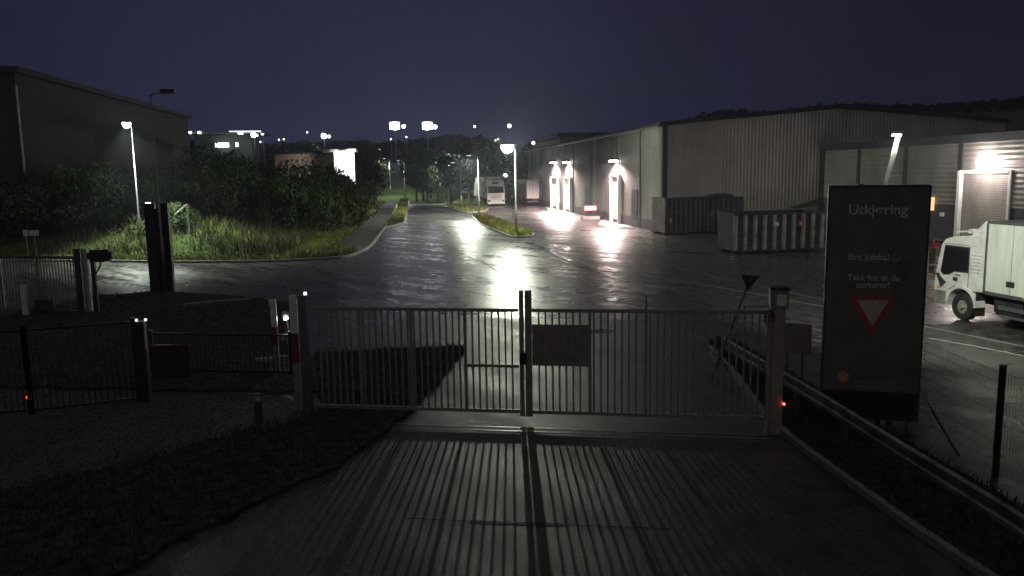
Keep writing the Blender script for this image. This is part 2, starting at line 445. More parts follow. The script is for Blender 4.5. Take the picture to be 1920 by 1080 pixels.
# foreground left: gravel area, dark verge with a raised wedge
grav = [P(u, v) for u, v in ((-700, 1000), (-400, 720), (200, 735), (520, 740), (600, 772), (520, 798), (380, 832), (200, 880), (0, 925))]
sheet('gravel_patch', grav, M['gravel'], 0.012)
dark0 = [P(u, v) for u, v in ((-700, 1003), (0, 928), (200, 883), (380, 835), (520, 800), (600, 774), (600, 700), (590, 664), (690, 660), (800, 654), (858, 652), (874, 659), (830, 706), (778, 766), (716, 822), (670, 842), (640, 880), (560, 905), (400, 985), (220, 1078), (100, 1200))]
def ragged(pts, amp, seg=.25):
    out = []; n = len(pts)
    for i in range(n):
        a, b = pts[i], pts[(i + 1) % n]; L = (b - a).length; k = max(1, min(60, int(L / seg))); d = (b - a).normalized(); nn = Vector((-d.y, d.x, 0))
        for j in range(k):
            q = a.lerp(b, j / k); w = NZ.noise(Vector((q.x * 1.3, q.y * 1.3, 0))) + .5 * NZ.noise(Vector((q.x * 4, q.y * 4, 5)))
            out.append(q + nn * amp * w)
    return out
dark = ragged(dark0, .16)
sheet('soil_verge', dark, M['soil'], 0.010, thick=.06)
left_soil = [P(u, v) for u, v in ((-500, 600), (0, 596), (180, 556), (290, 548), (430, 556), (560, 572), (520, 640), (588, 664), (598, 700), (600, 738), (520, 736), (200, 731), (-400, 716))]
left_soil = ragged(left_soil, .22, .4)
sheet('soil_verge', left_soil, M['soil'], 0.006, thick=.06)
kb = MB()
for pl in (((345, 577), (400, 571), (470, 566)), ((478, 683), (540, 676), (560, 668))):
    w = [P(u, v) for u, v in pl]
    for a, b in zip(w[:-1], w[1:]): kb.bar(a + Vector((0, 0, .07)), b + Vector((0, 0, .07)), .16, .16)
tag(kb.build('kerb', M['kerb']), kind='structure')
# right hand verge under the guard rail with its kerb
rk = [P(u, v) for u, v in ((1325, 650), (1345, 668), (1375, 700), (1405, 740), (1432, 778), (1490, 832), (1560, 884), (1640, 942), (1720, 1000), (1900, 1120))]
rk_s = smooth_line(rk, 3)
kb = MB()
for a, b in zip(rk_s[:-1], rk_s[1:]): kb.bar(a + Vector((0, 0, .05)), b + Vector((0, 0, .05)), .12, .12)
tag(kb.build('kerb', M['kerb']), kind='structure')
rv = rk_s + [P(u, v) for u, v in ((2300, 1300), (2300, 1180), (1990, 1010), (1860, 925), (1740, 858), (1640, 802), (1560, 752), (1470, 698), (1380, 642), (1345, 636))]
sheet('soil_verge', rv, M['soil'], 0.008, thick=.07)
# seams, drain line with painted gate shadow, track, puddles, worn paint lines
gate_L = P(583, 775); gate_R = P(1435, 800)
gd = (gate_R - gate_L).normalized(); gn = Vector((gd.y, -gd.x, 0))  # towards the camera
seam = MB(); 
def ribbon(pts, w, z):
    p = strip(pts, w); n = len(pts)
    v = [Vector((q.x, q.y, z)) for q in p]
    return v, [(i, i + 1, 2 * n - 2 - i, 2 * n - 1 - i) for i in range(n - 1)]
for pl, w in ((((985, 455), (1010, 462), (1060, 484), (1130, 512)), .35), (((850, 466), (900, 487), (960, 528), (985, 545)), .12), (((1000, 470), (1100, 505), (1250, 548), (1340, 575)), .10), (((1080, 482), (1160, 508), (1220, 520)), .14), (((740, 800), (900, 806), (1100, 812), (1240, 816)), .05)):
    v, f = ribbon([P(a, b) for a, b in pl], w, .0085); seam.add(v, f)
tag(seam.build('tar_seam', M['seam']), kind='structure')
ln = MB()
for pl, w in ((((1120, 506), (1230, 520), (1400, 548), (1600, 586), (1920, 650)), .10), (((1250, 500), (1400, 532), (1560, 566), (1700, 596)), .08), (((1740, 634), (1830, 650), (1920, 668)), .12)):
    v, f = ribbon([P(a, b) for a, b in pl], w, .0082); ln.add(v, f)
tag(ln.build('road_marking', M['paintline']), kind='structure')
tr = MB()
a0 = gate_L + gn * .55; b0 = gate_R + gn * .55
for off, w in ((0, .05), (.22, .05)):
    v, f = ribbon([a0 + gn * off, b0 + gn * off], w, .014); tr.add(v, f)
tag(tr.build('gate_track', M['galv']), kind='structure')
dr = MB(); v, f = ribbon([P(880, 979), P(1060, 985)], .09, .009); dr.add(v, f); v, f = ribbon([P(760, 972), P(880, 978)], .02, .009); dr.add(v, f); v, f = ribbon([P(1062, 985), P(1260, 993)], .02, .009); dr.add(v, f)  # wide strip paints in the gate cross bar's shadow; thin ends are drain
tag(dr.build('drain_shadow_line', M['seam']), kind='structure')
def puddle(u, v, ru, rv, seed, m='water', z=.0125):
    random.seed(seed); pts = []
    for k in range(26):
        a = 2 * math.pi * k / 26; r = .7 + .45 * random.random()
        pts.append(P(u + ru * r * math.cos(a), v + rv * r * math.sin(a)))
    return sheet('puddle', pts, M[m], z)
for k, a in enumerate(((1046, 461, 9, 2.5), (1066, 467, 9, 3), (1150, 480, 14, 4), (1146, 562, 16, 3.5), (1072, 488, 8, 2), (1126, 622, 26, 4))):
    puddle(*a, seed=k + 40)
# concrete aprons before the doors
sheet('concrete_apron', [P(u, v) for u, v in ((1128, 412), (1166, 414), (1196, 424), (1150, 428), (1120, 421))], M['concrete'], .016)
sheet('concrete_apron', [P(u, v) for u, v in ((1020, 385), (1052, 386), (1098, 398), (1072, 402), (1030, 396))], M['concrete'], .016)

# ------------------------------------------------------------------ main hall
Cn = P(1242, 437)                                   # near left corner of the hall
EAVE = 8.6
def on_side(u, v=330): return plane_hit(u, v, Cn, Vector((1, 0, 0)))
farY = on_side(990).y
apex = plane_hit(1575, 203, Cn, Vector((0, 1, 0)))
halfw = apex.x - Cn.x
hall = thing('warehouse', 'long grey metal hall with low gabled roof and row of lit side doors', 'warehouse', Cn)
x0, x1, y0, y1 = Cn.x, Cn.x + 2 * halfw, Cn.y, farY
mb = MB()
mb.box(x0, x0 + .3, y0 + .3, y1, .9, EAVE)
side = mb.build('side_wall', M['hallside'], hall)
mb = MB()
mb.prism([(x0 + .301, .9), (x1, .9), (x1, EAVE), (apex.x, apex.z), (x0 + .301, EAVE)], y0 + .02, y0 + .3, lambda p, q, t: (p, t, q))
mb.build('gable_wall', M['hallwall'], hall)
mb = MB().box(x1 - .3, x1, y0 + .31, y1, 0, EAVE - .02).box(x0 + .31, x1 - .31, y1 - .3, y1 - .01, .0, EAVE - .02)
mb.build('rear_wall', M['hallwall'], hall)
mb = MB().box(x0 - .04, x0 + .32, y0 + .34, y1 - .02, -.1, .9).box(x0 - .02, x1 - .02, y0 - .02, y0 + .32, -.1, .898)
mb.build('plinth', M['plinth'], hall)
mb = MB()
for s in (0, 1):
    xa, xb = (x0 - .35, apex.x) if s == 0 else (apex.x, x1 + .35)
    za, zb = (EAVE - .03, apex.z + .05) if s == 0 else (apex.z + .05, EAVE - .03)
    mb.prism([(xa, za), (xb, zb), (xb, zb + .28), (xa, za + .28)], y0 - .25, y1 + .2, lambda p, q, t: (p, t, q))
mb.build('roof', M['roof'], hall)
mb = MB().tube([(x0 - .42, y0 - .1, EAVE - .05), (x0 - .42, y1, EAVE - .05)], .11, 8)
mb.build('gutter', M['galv'], hall)
for u in (1237, 1200.6, 1149.5, 1108, 1075, 1061, 1035.6, 1014, 997):
    y = on_side(u).y
    w = .5 if u == 1237 else .28
    mb = MB()
    if u == 1237: mb.box(x0 - .06, x0 + .34, y0 - .06, y0 + .45, -.1, EAVE - .05)
    else: mb.box(x0 - .07, x0 - .005, y - w / 2, y + w / 2, -.1, EAVE - .05)
    mb.build('column', M['darktrim'], hall)
for u in (1118, 1163):
    y = on_side(u).y
    MB().tube([(x0 - .14, y, .1), (x0 - .14, y, EAVE - .2)], .07, 8).build('downpipe', M['galv'], hall)
# lighter upper cladding strip
mb = MB().box(x0 - .03, x0 - .002, on_side(1236).y + .2, on_side(1060).y, 7.1, EAVE - .3)
mb.build('cladding_band', mat('band', (.19, .18, .17), .7, 0, .1, .6, spec=.1), hall)
door_specs = [(1149.5, 1165, 4.6, 300, 2600), (1061, 1073, 4.3, 303, 2600), (1036, 1048, 4.3, 304, 2600)]
for (ua, ub, hh, lv, pwr) in door_specs:
    ya, yb = on_side(ub).y, on_side(ua).y
    d = MB().box(x0 - .06, x0 - .01, ya + .15, yb - .15, .35, hh).build('door', M['whitewall'], hall)
    MB().box(x0 - .14, x0 - .061, ya + .25, ya + .30, 1.2, 1.5).build('handle', M['black'], d)
    mb = MB().box(x0 - .35, x0 - .005, yb - .15, yb + .05, .0, hh + .12).box(x0 - .35, x0 - .005, ya - .05, ya + .15, .0, hh + .12).box(x0 - .35, x0 - .005, ya + .15, yb - .15, hh, hh + .12)
    mb.build('door_frame', M['whitewall'], hall)
    lp = plane_hit((ua + ub) / 2, lv, Cn, Vector((1, 0, 0)))
    ymid = (ya + yb) / 2
    lm = MB().box(x0 - .75, x0 - .005, ymid - .35, ymid + .35, lp.z - .03, lp.z + .25).build('wall_lamp', M['blackpl'], hall)
    MB().box(x0 - .74, x0 - .05, ymid - .33, ymid + .33, lp.z - .16, lp.z - .035).build('lens', M['E_warm'], lm)
    light('lamp_light', (x0 - .8, ymid, lp.z - .25), 11500, (1, .74, .70), .2, lm, 165, (x0 - 1.0, ymid, 0), .4)
for u in (1101, 1189):                              # unlit dark doors
    ya, yb = on_side(u + 7).y, on_side(u - 4).y
    d = MB().box(x0 - .05, x0 - .008, ya, yb, .3, 3.4).build('door', M['darktrim'], hall)
    MB().box(x0 - .12, x0 - .051, ya + .1, ya + .16, 1.2, 1.45).build('handle', M['galv'], d)
# annex
ann_y1 = y0 - .35
A0x = plane_hit(1541, 330, Vector((0, ann_y1, 0)), Vector((0, 1, 0))).x
def on_annex(u, v=330): return plane_hit(u, v, Vector((A0x, 0, 0)), Vector((1, 0, 0)))
AH = on_annex(1700, 262).z
ax = A0x
annex = thing('warehouse', 'lower annex with horizontal grey cladding and shutter door under bright lamp', 'warehouse', (ax, 40, 0))
ay0 = on_annex(1985).y
MB().box(ax, ax + .3, ay0, ann_y1, 2.6, AH - .45).build('side_wall', M['annexwall'], annex)
dyb, dya = on_annex(1805).y, on_annex(1898).y
mb = MB().box(ax + .02, ax + .3, ay0, dya, -.1, 2.6).box(ax + .02, ax + .3, dyb, ann_y1, -.1, 2.6)
mb.build('lower_wall', M['plinth'], annex)
MB().box(ax - .25, ax + .5, ay0 - .1, ann_y1 - .05, AH - .45, AH + .05).build('fascia', M['darktrim'], annex)
MB().box(ax + .51, ax + 22, ay0 - .1, ann_y1 - .05, AH - .3, AH).build('roof', M['roof'], annex)
MB().box(ax + .31, ax + 22, ay0, ay0 + .3, -.1, AH - .31).box(ax + 21.7, ax + 22, ay0 + .31, ann_y1 - .06, -.1, AH - .31).build('end_wall', M['annexwall'], annex)
for u in (1543.5, 1610, 1697, 1800):
    y = on_annex(u).y
    MB().box(ax - .08, ax - .004, y - .17, y + .17, -.1, AH - .46).build('column', M['darktrim'], annex)
lampz = on_annex(1852, 303).z
doorh = on_annex(1852, 325).z
sd = MB().box(ax - .05, ax - .006, dya + .15, dyb - .15, .1, doorh).build('shutter_door', M['shutter'], annex)
MB().box(ax - .09, ax - .051, dya + .4, dya + .9, .5, .56).build('handle', M['black'], sd)
MB().box(ax - .30, ax - .003, dyb - .15, dyb + .10, 0, doorh + .18).box(ax - .12, ax - .003, dya - .05, dya + .15, 0, doorh + .18).box(ax - .14, ax - .003, dya + .15, dyb - .15, doorh, doorh + .18).build('door_frame', M['whitewall'], annex)
ymid = (dya + dyb) / 2 + .1
lm = MB().tube([(ax - .16, ymid, lampz), (ax - .005, ymid, lampz)], .34, 24).build('wall_lamp', M['blackpl'], annex)
MB().tube([(ax - .162, ymid, lampz), (ax - .30, ymid, lampz), (ax - .42, ymid, lampz), (ax - .48, ymid, lampz)], [.44, .41, .30, .08], 24).build('lens', M['E_warm'], lm, smooth=True)
light('lamp_light', (ax - 1.0, ymid, lampz - .2), 380, (1, .86, .80), .3, lm)
yo = on_annex(1747, 382); 
sg = MB().box(ax - .16, ax - .01, yo.y - .28, yo.y + .28, yo.z - .42, yo.z + .42)
sg.build('lit_sign', M['E_orange'], annex)
for (u, v) in ((1768, 402),):
    q = on_annex(u, v); MB().box(ax - .12, ax - .01, q.y - .15, q.y + .15, q.z - .12, q.z + .12).build('switch_box', M['whitewall'], annex)
rb = P(1755, 464)
b = thing('bucket', 'red bucket standing at the annex wall beyond the truck', 'bucket', rb)
MB().tube([(0, 0, 0), (0, 0, .42)], [.16, .2], 14).build('pail', mat('red plastic', (.75, .05, .03), .4), b, local=True)
MB().tube([(-.2, 0, .40), (-.15, 0, .52), (0, 0, .58), (.15, 0, .52), (.2, 0, .40)], .012, 6).build('handle', M['galv'], b, local=True)
# roof of another hall behind
bp = D(1050, 252, 150)
hb = thing('warehouse', 'dark flat roofed hall showing above the long hall roof', 'warehouse', (bp.x, bp.y, 0))
bq = D(1152, 244, 150)
MB().box(bp.x, bq.x + 25, bp.y, bp.y + 30, 0, bp.z - .5).build('wall', M['hallside'], hb)
MB().box(bp.x - .6, bq.x + 25.5, bp.y - .6, bp.y + 30.5, bp.z - .5, bp.z + .3).build('roof', M['roof'], hb)

# ------------------------------------------------------------------ tall hall on the left
c0 = D(47, 335, 65)
lh = thing('warehouse', 'very tall dark timber clad hall behind the bushes on the left', 'warehouse', (c0.x, c0.y, 0))
topz = D(47, 137, 65).z
def on_left(u, v=330): return plane_hit(u, v, Vector((c0.x, 0, 0)), Vector((1, 0, 0)))
ly1 = on_left(360).y
MB().box(c0.x - 1, c0.x, c0.y, ly1, 0, topz).build('side_wall', M['wood'], lh)
MB().box(c0.x - 60, c0.x - 1.01, c0.y, c0.y + 1, 0, topz - .02).build('end_wall', M['wood'], lh)
MB().box(c0.x - 61, c0.x + .5, c0.y - .5, ly1 + .5, topz + .002, topz + .5).build('roof', M['roof'], lh)
MB().box(c0.x - .02, c0.x + .1, c0.y - .1, c0.y + .04, 4, topz - .9).build('corner_trim', mat('corner trim', (.4, .38, .36), .6), lh)

# ------------------------------------------------------------------ street lamps
def lamp_post(base, h, arm=Vector((-1, 0, 0)), alen=.9, label='', group=None, lit='E_green', power=0, col=(1, 1, 1), r=.07, name='street_lamp', lens=(.5, .22, .08), spot=170, polemat='galv', lr=.15):
    t = thing(name, label, 'street lamp', base, 0, group)
    b = Vector(base); a = arm.normalized()
    MB().tube([b + Vector((0, 0, -.05)), b + Vector((0, 0, h * .3)), b + Vector((0, 0, h * .305)), b + Vector((0, 0, h))], [r * 1.25, r * 1.25, r * .85, r * .6], 10).build('pole', M[polemat], t, smooth=True)
    MB().tube([b + Vector((0, 0, h - .05)), b + Vector((0, 0, h + .06)) + a * .15, b + Vector((0, 0, h + .12)) + a * alen], r * .5, 8).build('arm', M[polemat], t, smooth=True)
    hc = b + Vector((0, 0, h + .12)) + a * (alen + lens[0] * .4)
    ang = math.atan2(a.y, a.x)
    Mx = Matrix.Translation(hc) @ Matrix.Rotation(ang, 4, 'Z')
    hd = MB().box(-lens[0] * .6, lens[0] * .6, -lens[1] * .6, lens[1] * .6, .0, .12, Mx).build('lamp_head', M['blackpl'], t, bevel=.02)
    if lit and lens[2] > .2:
        k_ = [(0, 1), (.35, .98), (.7, .78), (.92, .45), (1, .12)]
        MB().tube([hc + Vector((0, 0, -.004 - lens[2] * p)) for p, q in k_], [lens[0] * .5 * q for p, q in k_], 18).build('lens', M[lit], hd, smooth=True)
    elif lit: MB().box(-lens[0] / 2, lens[0] / 2, -lens[1] / 2, lens[1] / 2, -lens[2], -.004, Mx).build('lens', M[lit], hd)
    else: MB().box(-lens[0] / 2, lens[0] / 2, -lens[1] / 2, lens[1] / 2, -lens[2], -.004, Mx).build('lens', M['glass'], hd)
    if power: light('lamp_light', hc + Vector((0, 0, -lens[2] - .2)), power, col, lr, t, spot, hc + Vector((0, 0, -5)), .35)
    return t
camdir = Vector((-.1, -1, 0))
mainb = P(968, 443)
mainh = D(957, 273, (mainb - O).dot(FH)).z
lamp_post(mainb, mainh - .1, Vector((-1, -.5, 0)), .35, 'lit street lamp on the grass island beside the road', lit='E_green', power=0, lens=(.95, .8, .62), r=.08)
ml = bpy.data.objects['street_lamp']
light('lamp_light', mainb + Vector((-.6, -.7, mainh - .35)), 11500, (.93, 1, .80), .2, ml)
lb = D(252, 470, 54); lb.z = .1
lh_ = D(243, 233, 54)
lamp_post(Vector((lh_.x + .1, lh_.y, .1)), lh_.z - .15, Vector((-.3, -1, 0)), .3, 'lit street lamp rising from the bushes beside the tall timber hall', lit='E_cool', lens=(.5, .45, .35))
lt = bpy.data.objects['street_lamp.001']
light('lamp_light', (lh_.x, lh_.y - 1.2, lh_.z - .3), 9000, (.90, 1, .84), .25, lt, 106, (lh_.x + 2.5, lh_.y - 2.6, 0), .5)
light('lamp_glow', (lh_.x - .1, lh_.y - .6, lh_.z - .25), 500, (.90, .97, 1), .2, lt)
ub_ = P(311, 551); uh = D(283, 178, (ub_ - O).dot(FH)).z
lamp_post(ub_, uh, Vector((1, .1, 0)), .5, 'tall unlit lamp post in front of the dark pylon sign', lit=None, lens=(.5, .2, .06), r=.06)
# leaning lamp behind the sign
lpz = D(1686, 252, 20); lpb = D(1659, 352, 20)
dirp = (lpz - lpb).normalized(); foot = lpb + dirp * (-lpb.z / dirp.z)
t = thing('street_lamp', 'leaning white lamp post behind the tall exit sign', 'street lamp', foot)
MB().tube([foot, foot + (lpz - foot) * .5, lpz], [.08, .07, .06], 12).build('pole', M['white'], t, smooth=True)
hd = MB().box(-.16, .06, -.12, .12, 0, .08, Matrix.Translation(lpz)).build('lamp_head', M['whitewall'], t, bevel=.02)
MB().box(-.14, .0, -.09, .09, -.03, -.003, Matrix.Translation(lpz)).build('lens', M['E_green'], hd)
light('lamp_light', lpz + Vector((-.1, .1, -.12)), 3400, (.95, 1, .86), .12, t, 118, lpz + Vector((6.5, 4.5, -5.2)), .5)

def far_lamp(u, v, depth, size, key, label, group=None, power=0, col=(1, 1, 1), ground=None, pole=True):
    q = D(u, v, depth); gz = hill_h(q.x, q.y) if ground is None else ground
    gz = min(gz, q.z - 3) 
    t = thing('street_lamp' if size < 1.2 else 'floodlight_mast', label, 'street lamp' if size < 1.2 else 'floodlight', (q.x, q.y, gz), 0, group)
    s = size / 2
    MB().tube([(q.x + .1, q.y + .3, gz), (q.x + .1, q.y + .3, q.z + s)], [max(.08, s * .12), max(.06, s * .08)], 8).build('pole', M['galv'], t)
    hd = MB().box(q.x - s * 1.02, q.x + s * 1.02, q.y + .05, q.y + .25, q.z - s * .9, q.z + s * 1.0).build('lamp_head', M['blackpl'], t)
    if size < 2: MB().tube([(q.x, q.y + .04, q.z), (q.x, q.y - .12, q.z)], [s, s * .8], 12).build('lens', M[key], hd)
    else:
        for i, dx in enumerate((-.78, 0, .78)):
            for dz in (-.42, .42):
                w_, h_ = (.32, .36) if i != 1 else (.36, .46)
                MB().box(q.x + s * (dx - w_), q.x + s * (dx + w_), q.y - .14, q.y + .04, q.z + s * (dz * 1.05 - h_), q.z + s * (dz * 1.05 + h_)).build('lens', M[key], hd)
    if power: light('lamp_light', (q.x, q.y - .6, q.z), power, col, s, t)
    return t
far_lamp(740, 236, 240, 2.6, 'E_flood', 'brilliant floodlight mast, left one of the pair over the road end', power=900, col=(.85, .9, 1))
far_lamp(801, 236, 240, 2.6, 'E_flood', 'brilliant floodlight mast, right one of the pair over the road end', power=900, col=(.85, .9, 1))
far_lamp(757, 237, 250, 1.0, 'E_cool', 'small lamp close beside the left brilliant floodlight')
far_lamp(816, 238, 250, 1.1, 'E_cool', 'small lamp close beside the right brilliant floodlight')
far_lamp(955, 236, 230, 1.1, 'E_soft', 'far lamp high above the lit street lamp by the road')
far_lamp(890, 237, 230, .6, 'E_soft', 'tiny far lamp left of the one above the street lamp')
far_lamp(475, 253, 200, 1.15, 'E_cool', 'bluish lamp right of the far canopy building', power=1500, col=(.85, .9, 1))
far_lamp(492, 250, 205, .85, 'E_soft', 'greenish lamp just right of the bluish lamp by the canopy')
far_lamp(482, 254, 206, .5, 'E_soft', 'tiny lamp between the bluish and greenish lamps')
far_lamp(607, 255, 200, 1.15, 'E_cool', 'lone bright lamp above the low house roof', power=1500, col=(.9, .95, 1))
far_lamp(617, 256, 204, .75, 'E_soft', 'small lamp touching the lone bright lamp above the house')
far_lamp(1000, 268, 170, .7, 'E_soft', 'small lamp above the far end of the long hall')
far_lamp(1037, 264, 175, .75, 'E_soft', 'lamp just above the long hall roof')
far_lamp(838, 309, 140, .8, 'E_green', 'low lit street lamp over the road bend', power=7000, col=(.9, 1, .82), ground=0)
for (u, v) in ((705, 281), (712, 280), (762, 257), (929, 263), (934, 261), (928, 298), (733, 261), (576, 248), (523, 262), (532, 261), (488, 266)):
    far_lamp(u, v, 235, .42, 'E_soft', 'tiny distant light on the wooded slope beyond the road', 'tiny distant lights on the slope')
for (u, v, d, lab) in ((730, 298, 175, 'dim street lamp at the far left of the road end'), (757, 302, 165, 'dim street lamp right of the far left one at the road end'), (831, 306, 135, 'dim street lamp left of the low lit lamp at the bend'), (863, 306, 118, 'dim street lamp between the low lit lamp and the tall one'), (896, 293, 98, 'street lamp standing left of the parked lorry front')):
    q = D(u, v, d); gz = 0
    lamp_post(Vector((q.x, q.y, gz)), q.z - gz, Vector((-1, 0, 0)), .9, lab, lit='E_dim', lens=(.5, .2, .06), r=.09, power=(3500 if u < 800 else 12000 if u == 896 else 0), col=(.92, 1, .8))

# ------------------------------------------------------------------ gate
def gx(u, v=670):
    q = plane_hit(u, v, gate_L, gn); return (q - gate_L).dot(gd)
def gpt(t, z, off=0.0): return gate_L + gd * t + Vector((0, 0, z)) + gn * off
def gbox(mb, t0, t1, z0, z1, th=.04, off=0.0):
    vs = []
    for z in (z0, z1):
        for o in (off - th / 2, off + th / 2):
            for t in (t0, t1): vs.append(gpt(t, z, o))
    mb.add(vs, [(0, 2, 3, 1), (4, 5, 7, 6), (0, 1, 5, 4), (2, 6, 7, 3), (0, 4, 6, 2), (1, 3, 7, 5)])
zt, zb = 2.31, .14
def leaf(u0, u1, stiles, midrail, board, label, tallu):
    t0, t1 = gx(u0), gx(u1)
    g = thing('gate_leaf', label, 'gate', gpt((t0 + t1) / 2, 0))
    for z_ in (zt - .07, zb):
        fr = MB(); gbox(fr, t0, t1, z_, z_ + .07, .06); fr.build('rail', M['gate'], g)
    n = int(round((t1 - t0) / .137)); k = (t1 - t0) / n
    sx = [gx(s) for s in stiles]
    bars = MB()
    for i in range(1, n):
        t = t0 + k * i
        if any(abs(t - s) < .06 for s in sx): continue
        gbox(bars, t - .017, t + .017, zb + .07, zt - .07, .028)
    bars.build('bars', M['gate'], g)
    for s in sx:
        m2 = MB(); gbox(m2, s - .03, s + .03, zb + .07, zt - .07, .055); m2.build('stile', M['gate'], g)
    if midrail:
        a, b = gx(midrail[0]), gx(midrail[1])
        m2 = MB(); gbox(m2, a, b, 1.10, 1.16, .045, .036); m2.build('cross_bar', M['gate'], g)
    if board:
        a, b = gx(board[0]), gx(board[1])
        m2 = MB(); gbox(m2, a, b, 1.13, 1.98, .02, -.045); m2.build('board', M['gate'], g)
    for (tu, w, z1) in tallu:
        t = gx(tu); m2 = MB(); gbox(m2, t - w / 2, t + w / 2, zb - .06, z1, .09); m2.build('end_post', M['gate'], g)
    return g
gl = leaf(590, 973, (676, 772, 873), (873, 973), None, 'left gate leaf of upright bars with short cross bar at its free end', ((978.5, .085, 2.68),))
gr = leaf(998, 1436, (1106, 1211, 1320), None, (998, 1106), 'right gate leaf of upright bars with solid board near the middle', ((991.5, .13, 2.68),))
m2 = MB(); t = gx(1211); gbox(m2, t - .02, t + .02, zt, zt + .30, .03); m2.build('pin', M['gate'], gr)
m2 = MB(); t = gx(978); gbox(m2, t - .03, t + .11, 1.18, 1.42, .05, .08); m2.build('lock_case', M['black'], gl)
m2 = MB(); gbox(m2, gx(1392), gx(1440), zt + .06, zt + .09, .03); gbox(m2, gx(1392), gx(1392) + .03, zt, zt + .06, .03); m2.build('hinge_arm', M['gate'], gr)
# left and right gate posts
def post(name, label, cat, u, vb, zt_, w, mt, d=None):
    b = P(u, vb); t = thing(name, label, cat, b, math.atan2(gd.y, gd.x))
    MB().box(-w / 2, w / 2, -(d or w) / 2, (d or w) / 2, -.05, zt_).build('post', M[mt], t, local=True, bevel=.008)
    return t
pl = post('gate_post', 'grey steel gate post beside the red and white post', 'gate post', 579, 772, 2.5, .17, 'galv')
MB().box(-.1, .1, -.1, .1, 2.5, 2.54).build('cap', M['galv'], pl, local=True)
MB().tube([(.06, 0, 2.54), (.06, 0, 2.6)], .035, 10).build('lamp', M['E_dim'], pl, local=True)
pr = post('gate_post', 'broad steel gate post with motor box and cables on top', 'gate post', 1452, 812, 2.42, .22, 'gate')
MB().box(-.16, .16, -.14, .14, 2.42, 2.78).build('motor_box', M['galv'], pr, local=True, bevel=.02)
MB().box(-.18, .18, -.17, .15, 2.78, 2.83).build('cap', M['black'], pr, local=True, bevel=.01)
MB().box(-.06, .12, -.16, -.141, 2.50, 2.70).build('white_plate', M['white'], pr, local=True)
cb = MB()
for k in range(3): cb.tube([(-.12 + .03 * math.cos(a) * 3 - .06, -.14 - .01 * k, 2.3 + .10 * math.sin(a) - .05 * k) for a in [i * .6 for i in range(9)]], .012, 6)
cb.build('cable', M['rubber'], pr, local=True)
MB().box(-.18, -.11, -.07, .07, -.02, 2.4).build('side_post', M['gate'], pr, local=True)
rl = MB().tube([(.13, -.12, .62), (.13, -.17, .62)], .022, 10); rl.build('red_light', M['E_red'], pr, local=True)

# left foreground: red/white posts, dark pickets, bollard, lights
def marker(u, vb, h, w, label, cap=False):
    b = P(u, vb); t = thing('marker_post', label, 'post', b)
    MB().box(-w / 2, w / 2, -w / 2, w / 2, -.02, h * .42).build('base', M['soil'] if False else M['gate'], t, local=True)
    MB().box(-w / 2, w / 2, -w / 2, w / 2, h * .42, h * .68).build('red_band', M['redpaint'], t, local=True)
    MB().box(-w / 2, w / 2, -w / 2, w / 2, h * .68, h).build('white_band', M['white'], t, local=True)
    if cap: MB().box(-w * .75, w * .45, -w * .6, w * .6, h, h + .12).build('cap', M['white'], t, local=True, bevel=.01)
    return t
marker(561, 770, 2.52, .15, 'tall red and white post left of the steel gate post')
m1 = marker(520, 700, 1.8, .14, 'shorter red and white post with square cap left of the gate', True)
lo = D(536, 592, 20.5)
t = thing('signal_lamp', 'round lit lamp on a pole beside the capped red and white post', 'lamp', (lo.x, lo.y, 0))
MB().tube([(lo.x + .02, lo.y + .1, 0), (lo.x + .02, lo.y + .1, lo.z)], .025, 8).build('pole', M['galv'], t)
MB().tube([(lo.x, lo.y + .07, lo.z), (lo.x, lo.y, lo.z), (lo.x, lo.y - .03, lo.z)], [.13, .12, .05], 16).build('housing', M['galv'], t, smooth=True)
MB().tube([(lo.x, lo.y - .03, lo.z - .06), (lo.x, lo.y - .09, lo.z - .06)], [.05, .045], 14).build('bulb', M['E_cool'], t)
bb = P(486, 792)
t = thing('bollard_lamp', 'small low bollard with dim lit top in the dark verge', 'bollard', bb)
MB().tube([(0, 0, 0), (0, 0, .45)], [.08, .07], 12).build('body', mat('bollard brown', (.06, .03, .025), .6), t, local=True)
MB().tube([(0, 0, .45), (0, 0, .58)], .06, 12).build('lens', mat('amber lens', (.5, .42, .22), .4), t, local=True)
MB().tube([(0, 0, .58), (0, 0, .61)], .08, 12).build('cap', M['galv'], t, local=True)
for (u, v, lab, tilt) in ((54, 768, 'small black stake with red light left in the dark fence', 0), (561, 752, 'small black stake with red light at the foot of the gate post', 0)):
    b = P(u, v); t = thing('marker_light', lab, 'light', b)
    MB().tube([(0, 0, 0), (0, 0, .26)], .02, 8).build('stake', M['black'], t, local=True)
    MB().tube([(0, 0, .26), (0, 0, .30)], .022, 10).build('red_light', M['E_red'], t, local=True)

def picket(pA, pB, h, name, label, mt, pitch=.12, posts=2, bw=.02, z0=.1, railw=.05, cat='fence', stagger=None, postmt=None, ph=.1):
    t = thing(name, label, cat, pA)
    d = (pB - pA); L = d.length; d.normalize()
    for zz in (h, z0): MB().bar(pA + Vector((0, 0, zz)), pB + Vector((0, 0, zz)), railw * .8, railw).build('rail', M[mt], t)
    b = MB(); n = int(L / pitch)
    for i in range(1, n):
        q = pA + d * (L * i / n); b.bar(q + Vector((0, 0, z0 + railw / 2)), q + Vector((0, 0, h - railw / 2)), bw)
    b.build('bars', M[mt], t)
    for i in range(posts):
        q = pA + d * (L * i / max(1, posts - 1))
        MB().bar(q + Vector((0, 0, -.05)), q + Vector((0, 0, h + ph)), .09).build('post', M[postmt or mt], t)
    return t
fA = P(-120, 790); fB = P(60, 778); fC = P(275, 752); fD = P(552, 742)
picket(fA, fB, 1.85, 'metal_fence', 'dark picket panel at the far left edge of the picture', 'black')
picket(fB, P(262, 754), 1.85, 'metal_fence', 'dark picket panel left of the thick black post', 'black', pitch=.12)
